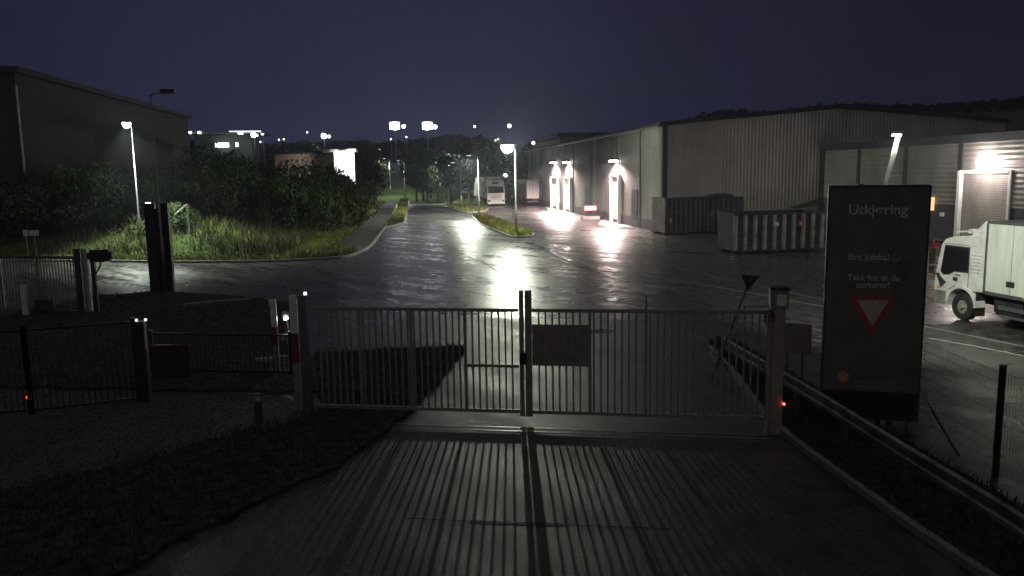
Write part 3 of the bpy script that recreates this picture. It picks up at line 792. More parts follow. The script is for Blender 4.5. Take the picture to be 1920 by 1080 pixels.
picket(P(288, 700), P(548, 705), 1.05, 'metal_fence', 'low dark picket panel with red board left of the gate', 'black')
bp_ = thing('fence_post', 'thick black post with two small lights on its cap', 'post', fC)
MB().bar(fC, fC + Vector((0, 0, 1.85)), .2).build('post', M['black'], bp_)
for s in (-.08, .12): MB().tube([fC + Vector((s, 0, 1.851)), fC + Vector((s, 0, 1.90))], .03, 10).build('cap_light', M['E_dim'], bp_)
rdp = thing('red_board', 'dark red board leaning on the low picket panel', 'board', P(290, 712))
a, b = P(292, 712), P(362, 710)
MB().bar(a + Vector((0, -.12, .45)), b + Vector((0, -.12, .45)), .03, .85).build('board', mat('dull red board', (.03, .009, .009), .6), rdp)
MB().bar(a + Vector((0, -.15, .9)), b + Vector((0, -.15, .9)), .05, .05).build('edge', M['redpaint'], rdp)

# far left gate beyond the verge
qa, qb = P(-60, 583), P(152, 590)
picket(qa, qb, 2.15, 'metal_fence', 'tall galvanised bar gate across the side road on the left', 'galv', pitch=.135, posts=4, bw=.035, railw=.1, ph=.0)
for (u, w, mt, lab, vb, hh) in ((156, .22, 'darktrim', 'dark post carrying the end of the galvanised bar gate', 590, 2.45), (169, .2, 'white', 'tall pale post right of the galvanised bar gate', 587, 2.42), (50, .2, 'white', 'short pale post in front of the galvanised bar gate', 593, 1.15)):
    b = P(u, vb); t = thing('gate_post', lab, 'gate post', b)
    MB().box(-w / 2, w / 2, -w / 2, w / 2, -.1, hh).build('post', M[mt], t, local=True, bevel=.01)
    MB().box(-w / 2 - .01, w / 2 + .01, -w / 2 - .01, w / 2 + .01, hh, hh + .03).build('cap', M[mt], t, local=True)
b = P(183, 588); t = thing('camera_post', 'dark rounded box on an arm beside the pale gate post', 'box', b)
MB().box(-.07, .07, -.07, .07, -.05, 2.3).build('post', M['darktrim'], t, local=True)
MB().box(-.16, .72, -.2, .2, 1.98, 2.42).build('housing', M['blackpl'], t, local=True, bevel=.09)
MB().tube([(.05, 0, 1.5), (.22, 0, 1.75), (.3, 0, 2.0)], .03, 8).build('bracket', M['galv'], t, local=True)
b = P(84, 590); t = thing('notice_board', 'small dark notice board at the foot of the bar gate', 'sign', b)
MB().box(-.32, .32, -.02, .02, .1, .55).build('board', M['contdark'], t, local=True)
for s in (-.25, .25): MB().box(s - .02, s + .02, .021, .05, -.05, .5).build('leg', M['galv'], t, local=True)
MB().box(-.08, .12, -.026, -.0205, .22, .34).build('sticker', M['redpaint'], t, local=True)

# dark pylon sign on the left: two tall slabs
b = P(302, 549); t = thing('pylon_sign', 'tall dark two slab pylon sign seen from behind beyond the verge', 'sign', b)
dpt = (b - O).dot(FH); s_ = F / dpt
def pyl(u0, u1, nm):
    a = D(u0, 548, dpt); c = D(u1, 548, dpt); top = D(u0, 381, dpt).z
    MB().bar(Vector((a.x, a.y, top / 2)), Vector((c.x, c.y, top / 2)), .22, top).build(nm, M['signbase'], t)
pyl(284, 303, 'slab'); pyl(307, 328, 'slab')
a = D(303, 548, dpt); c = D(307, 548, dpt)
MB().bar(Vector((a.x, a.y + .05, 1.9)), Vector((c.x, c.y + .05, 1.9)), .12, 3.6).build('joint', M['blackpl'], t)
q = D(293, 440, dpt)
MB().box(q.x - .1, q.x + .1, q.y - .14, q.y - .125, q.z - .12, q.z + .12).build('sticker', M['redpaint'], t)
q = D(277, 381, dpt); MB().box(q.x - .07, q.x + .1, q.y - .1, q.y + .1, q.z - .03, q.z + .03).build('lamp', M['E_soft'], t)
# bent handrail
b = P(352, 470, 1.0); q0 = D(351, 383, 52); q1 = D(336, 396, 54); q2 = D(352, 404, 52)
t = thing('handrail', 'pale bent handrail sticking out of the bank bushes', 'handrail', (q0.x, q0.y, bank_h(q0.x, q0.y)))
MB().tube([q1 + (q1 - q0) * .6, q1, q0], .05, 8).build('rail', M['white'], t)
MB().tube([q0, Vector((q0.x, q0.y, bank_h(q0.x, q0.y)))], .05, 8).build('leg', M['white'], t)
# small white signs in bushes
for (u, v, w, h, lab) in ((47, 437, .22, .35, 'small upright white sign among the left bushes'), (63, 437, .5, .3, 'wider white sign among the left bushes')):
    q = D(u, v, 44); t = thing('small_sign', lab, 'sign', (q.x, q.y, 0))
    MB().box(q.x - w / 2, q.x + w / 2, q.y, q.y + .03, q.z - h / 2, q.z + h / 2).build('board', M['white'], t)
    MB().box(q.x - .03, q.x + .03, q.y + .031, q.y + .08, 0, q.z + h / 2 - .03).build('post', M['galv'], t)

# ------------------------------------------------------------------ tall exit sign
dl, drr = 15.45, 15.0
sTL = D(1556, 350, dl); sTR = D(1745, 349, drr)
sx = Vector((sTR.x - sTL.x, sTR.y - sTL.y, 0)).normalized(); sn = Vector((sx.y, -sx.x, 0))
s0 = Vector((sTL.x, sTL.y, 0)); SW = (Vector((sTR.x, sTR.y, 0)) - s0).length
def sgn(u, v):
    q = plane_hit(u, v, s0, sn); return (q - s0).dot(sx), q.z
SB = sgn(1722, 792)[1]; ST = sTL.z; SM = sgn(1640, 735)[1]
sign = thing('exit_sign', 'tall dark exit sign with lettering and give way triangle beside the guard rail', 'sign', s0 + sx * SW / 2, math.atan2(sx.y, sx.x))
sgm = Matrix.Translation(s0) @ Matrix(((sx.x, sn.x * -1, 0, 0), (sx.y, sn.y * -1, 0, 0), (0, 0, 1, 0), (0, 0, 0, 1)))  # local x along, y away from camera, z up
MB().box(0, SW, 0, .14, SM, ST, sgm).build('panel', M['signpanel'], sign, bevel=.01)
MB().box(.0, SW, 0, .14, SB, SM - .003, sgm).build('lower_panel', M['signbase'], sign, bevel=.01)
for (xa_, xb_, za_, zb2) in ((-.02, .012, SB, ST), (SW - .012, SW + .02, SB, ST), (.0125, SW - .0125, ST - .012, ST + .02)): MB().box(xa_, xb_, -.012, .15, za_, zb2, sgm).build('frame', M['darktrim'], sign)
for xx in (SW * .60, SW * .72): MB().box(xx - .05, xx + .05, .03, .11, -.05, SB, sgm).build('leg', M['black'], sign)
MB().box(.5, .62, .02, .12, ST + .021, ST + .05, sgm).build('bracket', M['galv'], sign)
def text(s, u0, u1, v0, v1, name, m, bold=0.0):
    cu = bpy.data.curves.new(name, 'FONT'); cu.body = s; cu.extrude = .003; cu.offset = bold; cu.align_x = 'LEFT'
    o = bpy.data.objects.new(name, cu); C.objects.link(o)
    bpy.context.view_layer.update()
    w, h = o.dimensions.x, o.dimensions.y
    xa, zb_ = sgn(u0, v1); xb, zt_ = sgn(u1, v0)
    sc = (xb - xa) / w
    me = bpy.data.meshes.new_from_object(o); bpy.data.objects.remove(o)
    me.materials.clear(); me.materials.append(m)
    mx = Matrix.Translation(Vector((xa, -.006, zb_))) @ Matrix.Rotation(rad(90), 4, 'X') @ Matrix.Diagonal((sc, sc, 1, 1))
    me.transform(sign.matrix_world.inverted() @ sgm @ mx)
    o = bpy.data.objects.new(name, me); C.objects.link(o); o.parent = sign
    return o
text('Utkjøring', 1590, 1702, 383, 402, 'lettering', M['lettering'], .015)
text('Bra jobba!', 1590, 1666, 473, 487, 'lettering', M['lettering'], .01)
text('Takk for at du', 1588, 1687, 511, 525, 'lettering', M['lettering'], .01)
text('sorterer!', 1605, 1668, 527, 539, 'lettering', M['lettering'], .01)
def sring(u, v, r, w, a0=0, a1=360, m='signblue', name='smiley'):
    cx, cz = sgn(u, v); mb = MB(); n = 24
    for i in range(n):
        p = [rad(a0 + (a1 - a0) * (i + k) / n) for k in (0, 1)]
        vs = [(cx + rr * math.cos(t), -.005, cz + rr * math.sin(t)) for t in p for rr in (r - w, r)]
        mb.add([sgm @ Vector(q) for q in vs], [(0, 1, 3, 2)])
    return mb
mb = sring(1680, 482, .085, .014)
m_ = sring(1680, 482, .05, .014, 200, 340); mb.add(m_.v, m_.f)
cx, cz = sgn(1680, 482)
for dx in (-.03, .03): mb.add([sgm @ Vector((cx + dx + a, -.005, cz + .025 + b)) for a, b in ((-.009, -.009), (.009, -.009), (.009, .009), (-.009, .009))], [(0, 1, 2, 3)])
mb.build('smiley', M['signblue'], sign)
def stri(pts, z, m, nm):
    mb = MB(); mb.add([sgm @ Vector((sgn(u, v)[0], z, sgn(u, v)[1])) for u, v in pts], [(0, 1, 2)]); mb.build(nm, M[m], sign)
stri(((1590, 554), (1684, 554), (1634, 630)), -.004, 'signred', 'triangle_border')
stri(((1607, 563), (1667, 563), (1635, 611)), -.008, 'signyellow', 'triangle_field')
cx, cz = sgn(1581, 706)
mb = MB(); hx = [(cx + .115 * math.cos(rad(60 * k + 30)), cz + .115 * math.sin(rad(60 * k + 30))) for k in range(6)]
mb.add([sgm @ Vector((p, -.004, q)) for p, q in hx], [tuple(range(6))]); mb.build('logo', M['logo'], sign)
mb = MB(); mb.add([sgm @ Vector((cx + p, -.007, cz + q)) for p, q in ((-.08, .06), (-.01, .085), (.0, -.01), (-.07, -.05))], [(0, 1, 2, 3)]); mb.build('logo_facet', M['logogreen'], sign)
random.seed(3); mb = MB()
for (ua, ub2, v) in ((1602, 1680, 715), (1602, 1692, 725)):
    u = ua
    while u < ub2:
        w = random.uniform(3, 6); h = random.uniform(2.2, 3.2)
        (a0, z0), (a1, z1) = sgn(u, v + h + (u - ua) * .04), sgn(u + w, v - h + (u - ua) * .04)
        mb.add([sgm @ Vector(q) for q in ((a0, -.004, z0), (a1, -.004, z0), (a1, -.004, z1), (a0, -.004, z1))], [(0, 1, 2, 3)]); u += w + random.uniform(1, 2.5)
mb.build('small_print', M['logotext'], sign)

# ------------------------------------------------------------------ give way sign leaning, back board, mesh fence
gb = D(1364, 632, 18.8); gt = D(1408, 520, 18.6)
foot = gb + (gb - gt).normalized() * (gb.z / (gt.z - gb.z) * (gt - gb).length)
t = thing('give_way_sign', 'leaning triangular give way sign behind the gate seen from its back', 'sign', foot)
MB().tube([foot, gt + (gt - gb) * .05], .03, 10).build('pole', M['galv'], t)
a, b, c = D(1391, 515, 18.5), D(1426, 517, 18.7), D(1402, 546, 18.6)
nrm = (b - a).cross(c - a).normalized(); 
mb = MB(); vs = [a, b, c, a + nrm * .02, b + nrm * .02, c + nrm * .02]
mb.add(vs, [(0, 1, 2), (5, 4, 3), (0, 3, 4, 1), (1, 4, 5, 2), (2, 5, 3, 0)]); mb.build('plate', mat('dull sign back', (.10, .035, .035), .6), t)
ce = (a + b + c) / 3; sh = nrm * .012
mb = MB(); mb.add([ce + (p - ce) * .55 - nrm * .004 for p in (a, b, c)] + [ce + (p - ce) * .55 + nrm * .024 for p in (a, b, c)], [(0, 1, 2), (5, 4, 3), (0, 3, 4, 1), (1, 4, 5, 2), (2, 5, 3, 0)]); mb.build('field', M['darktrim'], t)
q0 = P(1462, 712); q1 = P(1700, 792); q2 = P(1866, 893); q3 = P(2120, 1010)
# welded mesh fence
def mesh_fence(pts, h, label):
    t = thing('mesh_fence', label, 'fence', pts[0])
    w = MB()
    for a, b in zip(pts[:-1], pts[1:]):
        L = (b - a).length; d = (b - a).normalized(); n = int(L / .06)
        for i in range(n + 1):
            q = a + d * (L * i / n); w.bar(q + Vector((0, 0, .05)), q + Vector((0, 0, h)), .004)
        for k in range(11):
            z = .05 + (h - .05) * k / 10; w.bar(a + Vector((0, 0, z)), b + Vector((0, 0, z)), .006)
    w.build('wire_mesh', M['gate'], t)
    return t
mf = mesh_fence([q0, q1, q2, q3], 1.72, 'thin wire mesh fence running behind the exit sign')
for q in (q1,): MB().tube([q, q + Vector((0, 0, 1.8))], .03, 10).build('post', M['gate'], mf)
MB().tube([q2 + Vector((0, 0, -.1)), q2 + Vector((0, 0, 1.83))], .055, 12).build('post', M['black'], mf)
MB().tube([q2 + Vector((0, 0, 1.831)), q2 + Vector((0, 0, 1.86))], .06, 12).build('post_cap', M['galv'], mf)
ba, bb_ = D(1728, 735, 15.3), D(1806, 868, 13.2)
MB().tube([ba, bb_], .028, 10).build('brace', M['black'], mf)
a, b = D(1466, 632, 16.9), D(1522, 636, 16.6)
t = thing('back_board', 'square dark board with rounded corner right of the motor gate post', 'board', (a.x, a.y, 0))
cz = (a.z + b.z) / 2
MB().bar(Vector((a.x, a.y, cz)), Vector((b.x, b.y, cz)), .04, .64).build('board', M['gate'], t, bevel=.018)
for q in (.25, .75):
    w_ = a.lerp(b, q); MB().tube([(w_.x, w_.y + .05, 0), (w_.x, w_.y + .05, cz + .25)], .022, 8).build('leg', M['galv'], t)

# ------------------------------------------------------------------ guard rail
gpx = [(1346, 629), (1352, 628), (1380, 645), (1420, 668), (1465, 693), (1550, 742), (1640, 797), (1720, 845), (1850, 922), (1990, 1008), (2200, 1130)]
gpts = smooth_line([P(u, v, .78) for u, v in gpx], 3)
for q in gpts: q.z = .78
t = thing('guard_rail', 'long galvanised guard rail curving towards the camera right of the gate', 'guard rail', (gpts[0].x, gpts[0].y, 0))
prof = [(0, 0), (.045, -.03), (.045, -.10), (0, -.13), (0, -.18), (.045, -.21), (.045, -.28), (0, -.31)]
mb = MB(); n = len(prof)
for i, q in enumerate(gpts):
    d = (gpts[min(i + 1, len(gpts) - 1)] - gpts[max(i - 1, 0)]).normalized(); sd_ = Vector((d.y, -d.x, 0))
    if sd_.x > 0: sd_ = -sd_
    for o_, z_ in prof: mb.v.append(tuple(q + sd_ * o_ + Vector((0, 0, z_))))
    for o_, z_ in prof: mb.v.append(tuple(q + sd_ * (o_ - .006) + Vector((0, 0, z_))))
for i in range(len(gpts) - 1):
    for k in range(n - 1):
        a_ = i * 2 * n + k; b_ = a_ + 2 * n
        mb.f.append((a_, a_ + 1, b_ + 1, b_)); mb.m.append(0)
        mb.f.append((a_ + n, b_ + n, b_ + n + 1, a_ + n + 1)); mb.m.append(0)
mb.build('rail', M['railsteel'], t, smooth=False)
acc = 0; last = gpts[0]
for q in gpts:
    acc += (q - last).length; last = q
    if acc > 1.9 or q is gpts[1]:
        acc = 0
        MB().box(q.x + .02, q.x + .10, q.y - .05, q.y + .05, -.05, .70).build('post', M['galv'], t)

# ------------------------------------------------------------------ vehicles
def wheel(parent, x, y, r=.46, w=.3, dual=False, side=1):
    tyre = MB(); n = 28
    prof = [(r * .55, -w / 2), (r * .93, -w / 2), (r, -w * .36), (r, w * .36), (r * .93, w / 2), (r * .55, w / 2)]
    vs = []; fs = []
    for i in range(n):
        a = 2 * math.pi * i / n
        for (q, o) in prof: vs.append((x + q * math.cos(a), y + o, r + q * math.sin(a)))
    m_ = len(prof)
    for i in range(n):
        for k in range(m_): fs.append((i * m_ + k, i * m_ + (k + 1) % m_, ((i + 1) % n) * m_ + (k + 1) % m_, ((i + 1) % n) * m_ + k))
    tyre.add(vs, fs)
    wh = tyre.build('wheel', M['rubber'], parent, local=True)
    rm = MB(); yo = y + side * (w * .30)
    rm.tube([(x, y - side * w * .2, r), (x, yo, r)], [r * .56, r * .56], 24)
    rm.tube([(x, yo + side * .001, r), (x, yo + side * .09, r)], [r * .24, r * .17], 16)
    for k in range(8):
        a = k * math.pi / 4; rm.tube([(x + r * .38 * math.cos(a), yo, r + r * .38 * math.sin(a)), (x + r * .38 * math.cos(a), yo + side * .03, r + r * .38 * math.sin(a))], r * .05, 6)
    rm.build('rim', M['rim'], wh, local=True)
    return wh
def arch(cx, cz, r, a0, a1, n=8): return [(cx + r * math.cos(rad(a0 + (a1 - a0) * i / n)), cz + r * math.sin(rad(a0 + (a1 - a0) * i / n))) for i in range(n + 1)]
# box truck parked by the annex. local: +x forward, +y left side of the truck
Wp = P(1800, 600)
hdg = rad(90 + 4)
fwd = Vector((math.cos(hdg), math.sin(hdg), 0)); lft = Vector((-fwd.y, fwd.x, 0))
HW = 1.2
base = Wp - lft * HW - fwd * 0.0
tk = thing('box_truck', 'white box truck with day cab parked beside the annex on the right', 'truck', base, hdg)
R = .45
cabp = [(1.22, .42), (1.28, .75), (1.26, 1.30), (1.16, 1.85), (1.02, 2.42), (.86, 2.60), (.55, 2.70), (-.30, 2.80), (-.88, 2.82), (-.88, 1.02), (-.62, 1.02)] + arch(0, R, .62, 140, 0, 9)[1:] + [(.64, .42)]
MB().prism(cabp, -HW, HW, lambda p, q, t: (p, t, q)).build('cab', M['white'], tk, local=True, bevel=.03)
for s in (1, -1):
    MB().prism([(.98, 1.55), (.84, 2.36), (-.18, 2.36), (-.18, 1.62), (.40, 1.60), (.62, 1.48), (.86, 1.44)], s * (HW + .004), s * (HW + .012), lambda p, q, t: (p, t, q)).build('side_window', M['glass'], tk, local=True)
    for seg in (((1.02, 1.40), (1.02, .92)), ((.62, .92), (.30, 1.12)), ((-.24, 2.45), (-.24, 1.10)), ((-.24, 2.46), (.90, 2.46))):
        (a1, b1), (a2, b2) = seg; MB().bar((a1, s * (HW + .005), b1), (a2, s * (HW + .005), b2), .012, .012).build('door_seam', M['chassis'], tk, local=True)
    MB().box(.22, .40, HW + .004 if s > 0 else -HW - .03, HW + .03 if s > 0 else -HW - .004, 1.26, 1.38).build('door_handle', M['chassis'], tk, local=True)
    m1_ = MB().box(1.28, 1.36, s * (HW + .1) - .1, s * (HW + .1) + .1, 1.72, 2.25).build('mirror', M['blackpl'], tk, local=True, bevel=.02)
    m2_ = MB().box(1.28, 1.36, s * (HW + .1) - .1, s * (HW + .1) + .1, 1.42, 1.66).build('mirror', M['blackpl'], tk, local=True, bevel=.02)
    MB().tube([(1.0, s * HW, 2.42), (1.3, s * (HW + .1), 2.32), (1.32, s * (HW + .1), 2.2)], .02, 8).build('mirror_arm', M['blackpl'], m1_, local=True)
    MB().tube([(1.05, s * HW, 1.42), (1.3, s * (HW + .1), 1.4), (1.32, s * (HW + .1), 1.5)], .02, 8).build('mirror_arm', M['blackpl'], m2_, local=True)
    fd = MB(); ar = arch(0, R, .68, 175, 8, 12); ai = arch(0, R, .60, 175, 8, 12)
    fd.prism(ar + ai[::-1], s * (HW - .32), s * (HW + .05), lambda p, q, t: (p, t, q)); fd.build('wheel_arch', M['white'] if s > 0 else M['white'], tk, local=True)
    vt = MB()
    for k in range(6): vt.box(-.74, -.34, s * (HW + .003) if s > 0 else s * (HW + .03), s * (HW + .03) if s > 0 else s * (HW + .003), 1.62 + .11 * k, 1.67 + .11 * k)
    vt.build('air_vent', M['white'], tk, local=True)
    MB().prism([(1.22, 1.42), (1.1, 1.40), (.95, .95), (.72, 1.16), (.80, 1.38)][0:4], s * (HW + .002), s * (HW + .008), lambda p, q, t: (p, t, q)).build('corner_panel', M['darktrim'], tk, local=True)
    MB().box(.70, 1.24, s * HW - .02, s * HW + .03, .42, .86).build('step', M['container'], tk, local=True, bevel=.02)
MB().prism([(1.285, 1.42), (1.04, 2.38), (1.06, 2.39), (1.30, 1.43)], -HW + .1, HW - .1, lambda p, q, t: (p, t, q)).build('windscreen', M['glass'], tk, local=True)
MB().box(1.0, 1.38, -HW + .02, HW - .02, 2.44, 2.52).build('sun_visor', M['glass'], tk, local=True)
MB().prism([(-.1, 2.76), (-.85, 2.80), (-.85, 3.30), (-.70, 3.28)], -HW + .1, HW - .1, lambda p, q, t: (p, t, q)).build('roof_deflector', M['white'], tk, local=True, bevel=.02)
mb = MB()
for i, x in enumerate((.72, .2)): mb.bar((x, -.9, 2.84), (x, .9, 2.84), .07, .05)
mb.box(.3, .9, -.3, .3, 2.80, 2.90); mb.build('roof_rack', M['whitewall'], tk, local=True)
BX = -1.0; BL = 7.0; BW = 1.27; BB, BT = 1.06, 3.28
MB().box(BX - BL, BX, -BW, BW, BB, BT).build('cargo_box', mat('cargo panel', (.58, .60, .53), .45, 0, .12, 1.2, stretch=(2.5, 1, .35), col2=(.42, .44, .38)), tk, local=True, bevel=.015)
tr_ = MB().box(BX - BL - .02, BX + .02, -BW - .02, BW + .02, BT - .06, BT + .03).box(BX - .04, BX + .03, BW - .03, BW + .03, BB - .03, BT - .062).box(BX - .04, BX + .03, -BW - .03, -BW + .03, BB - .03, BT - .062).box(BX - BL, BX - .041, BW - .03, BW + .02, BB - .05, BB + .06)
tr_.build('box_trim', M['galv'], tk, local=True)
MB().box(BX - 1.15, BX - .85, BW + .001, BW + .02, 1.35, 1.52).build('side_plate', M['darktrim'], tk, local=True)
MB().box(BX - BL, .9, -.5, .5, .55, .95).box(BX - BL, BX, -BW + .1, BW - .1, .95, 1.055).build('chassis', M['chassis'], tk, local=True)
for s in (1, -1):
    MB().box(BX - 3.2, BX - .5, s * 1.15 - .03, s * 1.15 + .03, .60, .72).box(BX - 3.2, BX - .5, s * 1.15 - .03, s * 1.15 + .03, .38, .46).build('side_guard', M['galv'], tk, local=True)
    wheel(tk, 0, s * (HW - .17), R, .3, side=s)
    wheel(tk, -4.6, s * (HW - .17), R, .34, side=s)
for k in range(3): MB().box(BX - 1.6 - 2.0 * k, BX - 1.5 - 2.0 * k, BW + .012, BW + .03, BB + .02, BB + .07).build('marker_light', M['orange'], tk, local=True)
for s in (1, -1):
    MB().box(-.62, -.60, s * 1.02 - .18, s * 1.02 + .18, .22, 1.0).build('mud_flap', M['rubber'], tk, local=True)
    MB().prism([(1.01, 1.50), (.86, 2.41), (-.22, 2.41), (-.22, 1.57), (.38, 1.55), (.60, 1.43), (.88, 1.39)], s * (HW + .0005), s * (HW + .003), lambda p, q, t: (p, t, q)).build('window_seal', M['rubber'], tk, local=True)
    MB().box(.95, 1.12, s * (HW + .004) - .01, s * (HW + .004) + .01, .92, .99).build('indicator', M['orange'], tk, local=True)
mb = MB()
for k in range(7): mb.box(BX - 1.0 * (k + 1) - .006, BX - 1.0 * (k + 1) + .006, BW + .0005, BW + .006, BB + .05, BT - .08)
mb.build('panel_joints', M['galv'], tk, local=True)
MB().box(.10, .36, HW + .003, HW + .008, 1.44, 1.475).build('name_badge', M['darktrim'], tk, local=True)
MB().box(BX - 1.4, BX - .2, .55, 1.1, .42, .92).build('fuel_tank', M['chassis'], tk, local=True, bevel=.06)

# far truck front, facing the camera
def semi(base, hdg, label):
    t = thing('articulated_lorry', label, 'lorry', base, hdg)
    cp = [(1.3, .35), (1.34, 1.0), (1.30, 1.75), (1.10, 2.7), (.9, 3.0), (.4, 3.55), (-.9, 3.65), (-.9, .95), (-.6, .95)] + arch(0, .5, .62, 140, 0, 8)[1:] + [(.64, .35)]
    MB().prism(cp, -1.22, 1.22, lambda p, q, t_: (p, t_, q)).build('cab', M['white'], t, local=True, bevel=.03)
    MB().prism([(1.325, 1.78), (1.14, 2.62), (1.17, 2.63), (1.355, 1.79)], -1.08, 1.08, lambda p, q, t_: (p, t_, q)).build('windscreen', M['glass'], t, local=True)
    MB().box(1.15, 1.45, -1.1, 1.1, 2.66, 2.78).build('sun_visor', M['glass'], t, local=True)
    MB().box(.86, 1.0, -.42, .42, 3.02, 3.3).build('roof_sign', M['darktrim'], t, local=True)
    g = MB()
    for k in range(6): g.box(1.345, 1.37, -.8, .8, .95 + .12 * k, .98 + .12 * k)
    g.build('grille', M['chassis'], t, local=True)
    MB().box(1.34, 1.40, -1.2, 1.2, .30, .55).build('bumper', M['whitewall'], t, local=True)
    for s in (1, -1):
        MB().box(1.35, 1.385, s * .98 - .16, s * .98 + .16, .62, .82).build('headlight', M['glass'], t, local=True)
        MB().box(1.2, 1.32, s * 1.4 - .1, s * 1.4 + .1, 1.8, 2.5).build('mirror', M['blackpl'], t, local=True)
        MB().prism([(1.0, 1.8), (.85, 2.6), (.1, 2.6), (.1, 1.8)], s * 1.224, s * 1.232, lambda p, q, t_: (p, t_, q)).build('side_window', M['glass'], t, local=True)
        for x in (0, -3.0, -9.5, -10.8): wheel(t, x, s * 1.05, .5, .3, side=s)
    MB().box(-13, -1.2, -1.27, 1.27, 1.1, 3.95).build('trailer', M['container'], t, local=True, bevel=.02)
    MB().box(-13, .8, -.5, .5, .6, 1.05).build('chassis', M['chassis'], t, local=True)
    return t
b = P(929, 386)
semi(b + Vector((0, 1, 0)), rad(-90 + 3), 'white lorry facing the camera at the far end of the yard').scale = (1.12, 1.12, 1.12)
# trailer rear
b = P(1003, 385)
t = thing('box_trailer', 'white box trailer backed against the far end of the long hall', 'trailer', b, rad(-90))
MB().box(-12, -.05, -1.25, 1.25, 1.05, 3.95).build('cargo_box', M['white'], t, local=True, bevel=.02)
MB().box(-.045, .0, -1.2, 1.2, 1.1, 3.88).build('rear_door', mat('pinkish white door', (.75, .70, .68), .45, 0, .05), t, local=True)
lk = MB()
for y in (-.8, -.35, .35, .8): lk.tube([(.02, y, 1.12), (.02, y, 3.8)], .018, 6)
lk.build('lock_rod', M['galv'], t, local=True)
MB().box(-.15, -.05, -1.15, 1.15, .5, .62).build('bumper', M['galv'], t, local=True)
MB().box(-12, -.2, -.5, .5, .65, 1.04).build('chassis', M['chassis'], t, local=True)
for s in (1, -1):
    MB().box(-.04, .02, s * .95 - .12, s * .95 + .12, .70, .85).build('tail_light', M['redpaint'], t, local=True)
    for x in (-1.6, -2.9): wheel(t, x, s * 1.02, .5, .32, side=s)
# white van
b = P(880, 369)
t = thing('van', 'small white van half hidden behind the grass island', 'van', b, rad(160))
vp = [(2.3, .3), (2.35, .9), (1.5, 1.15), (.9, 1.75), (-2.2, 1.85), (-2.35, 1.0), (-2.3, .3)]
MB().prism(vp, -.9, .9, lambda p, q, t_: (p, t_, q)).build('body', M['white'], t, local=True, bevel=.05)
for s in (1, -1):
    MB().prism([(1.3, 1.18), (.85, 1.62), (-.1, 1.62), (-.1, 1.18)], s * .903, s * .91, lambda p, q, t_: (p, t_, q)).build('side_window', M['glass'], t, local=True)
    for x in (1.45, -1.45): wheel(t, x, s * .82, .32, .2, side=s)
# red framed stand
b = P(1107, 412)
t = thing('sign_stand', 'red framed white board on two legs and concrete base in the yard', 'sign', b)
MB().box(-.95, .95, -.3, .3, 0, .38).build('concrete_base', M['concrete'], t, local=True, bevel=.03)
for s in (-.5, .5): MB().box(s - .05, s + .05, -.05, .05, .38, .98).build('leg', M['redpaint'], t, local=True)
MB().box(-.62, .62, -.03, .03, 1.0, 1.42).build('board', mat('lit pinkish board', (.85, .62, .60), .5), t, local=True)
MB().box(-.66, .66, -.05, .05, 1.42, 1.52).box(-.68, -.62, -.05, .05, .98, 1.42).box(.62, .68, -.05, .05, .98, 1.42).build('frame', mat('bright red frame', (.8, .04, .03), .4), t, local=True)
# cone
b = P(903, 410)
t = thing('traffic_cone', 'small orange and white cone at the end of the grass island', 'traffic cone', b)
MB().box(-.22, .22, -.22, .22, 0, .04).build('base', M['rubber'], t, local=True)
MB().tube([(0, 0, .041), (0, 0, .35)], [.17, .10], 14).build('lower_cone', M['orange'], t, local=True)
MB().tube([(0, 0, .351), (0, 0, .62)], [.10, .05], 14).build('upper_cone', M['white'], t, local=True)

# ------------------------------------------------------------------ containers
def container(pa, pb, depth_m, h, name, label, ribm, pm, nr, stickers=()):
    d = (pb - pa); L = d.length; ang = math.atan2(d.y, d.x)
    t = thing(name, label, 'container', pa, ang)
    MB().box(.06, L - .06, .07, .12, .2, h - .12).box(.06, L - .06, depth_m - .12, depth_m - .07, .2, h - .12).box(.06, .11, .121, depth_m - .121, .2, h - .12).box(L - .11, L - .06, .121, depth_m - .121, .2, h - .12).box(.06, L - .06, .121, depth_m - .121, .15, .199).build('tub', M[pm], t, local=True)
    rm = MB().box(0, L, 0, .14, h - .14, h).box(0, L, depth_m - .14, depth_m, h - .14, h).box(0, .14, .141, depth_m - .141, h - .14, h).box(L - .14, L, .141, depth_m - .141, h - .14, h)
    rm.build('top_rim', M[pm], t, local=True)
    for y in (0, depth_m - .14): MB().box(0, L, y, y + .14, .08, .2).build('bottom_beam', M[pm], t, local=True)
    for i in range(nr + 1):
        x = .0 + (L - .16) * i / nr
        MB().prism([(x, .04), (x + .05, -.05 - .0), (x + .23, -.05), (x + .28, .07), (x, .07)], .2, h - .14, lambda p, q, t_: (p, q, t_)).build('rib', M[ribm], t, local=True)
    rn = MB()
    for y in (.4, depth_m - .4): rn.box(.1, L - .1, y - .08, y + .08, .0, .08)
    rn.build('skid', M['contdark'], t, local=True)
    for (f_, z, w, hh, mt) in stickers:
        MB().box(L * f_ - w / 2, L * f_ + w / 2, -.062, -.055, z - hh / 2, z + hh / 2).build('sticker', M[mt] if isinstance(mt, str) else mt, t, local=True)
    return t
ca, cb_ = P(1375, 476), P(1541, 470)
container(ca, cb_, 2.4, 2.42, 'skip_container', 'open skip container with pale upright ribs nearest the exit sign', 'container', 'contdark', 9, ((.47, 1.72, .28, .24, 'white'), (.745, 1.72, .34, .34, 'signred'), (.745, 1.72, .16, .16, 'lettering')))
q = D(1500, 386, 49)
lid = thing('lid', 'dark slanted cover lying over the right end of the ribbed container', 'lid', (D(1490, 392, 49).x, D(1490, 392, 49).y, 2.42))
a, b, c, d2 = D(1478, 391, 48.5), D(1545, 371, 48), D(1545, 384, 46.6), D(1490, 392, 47)
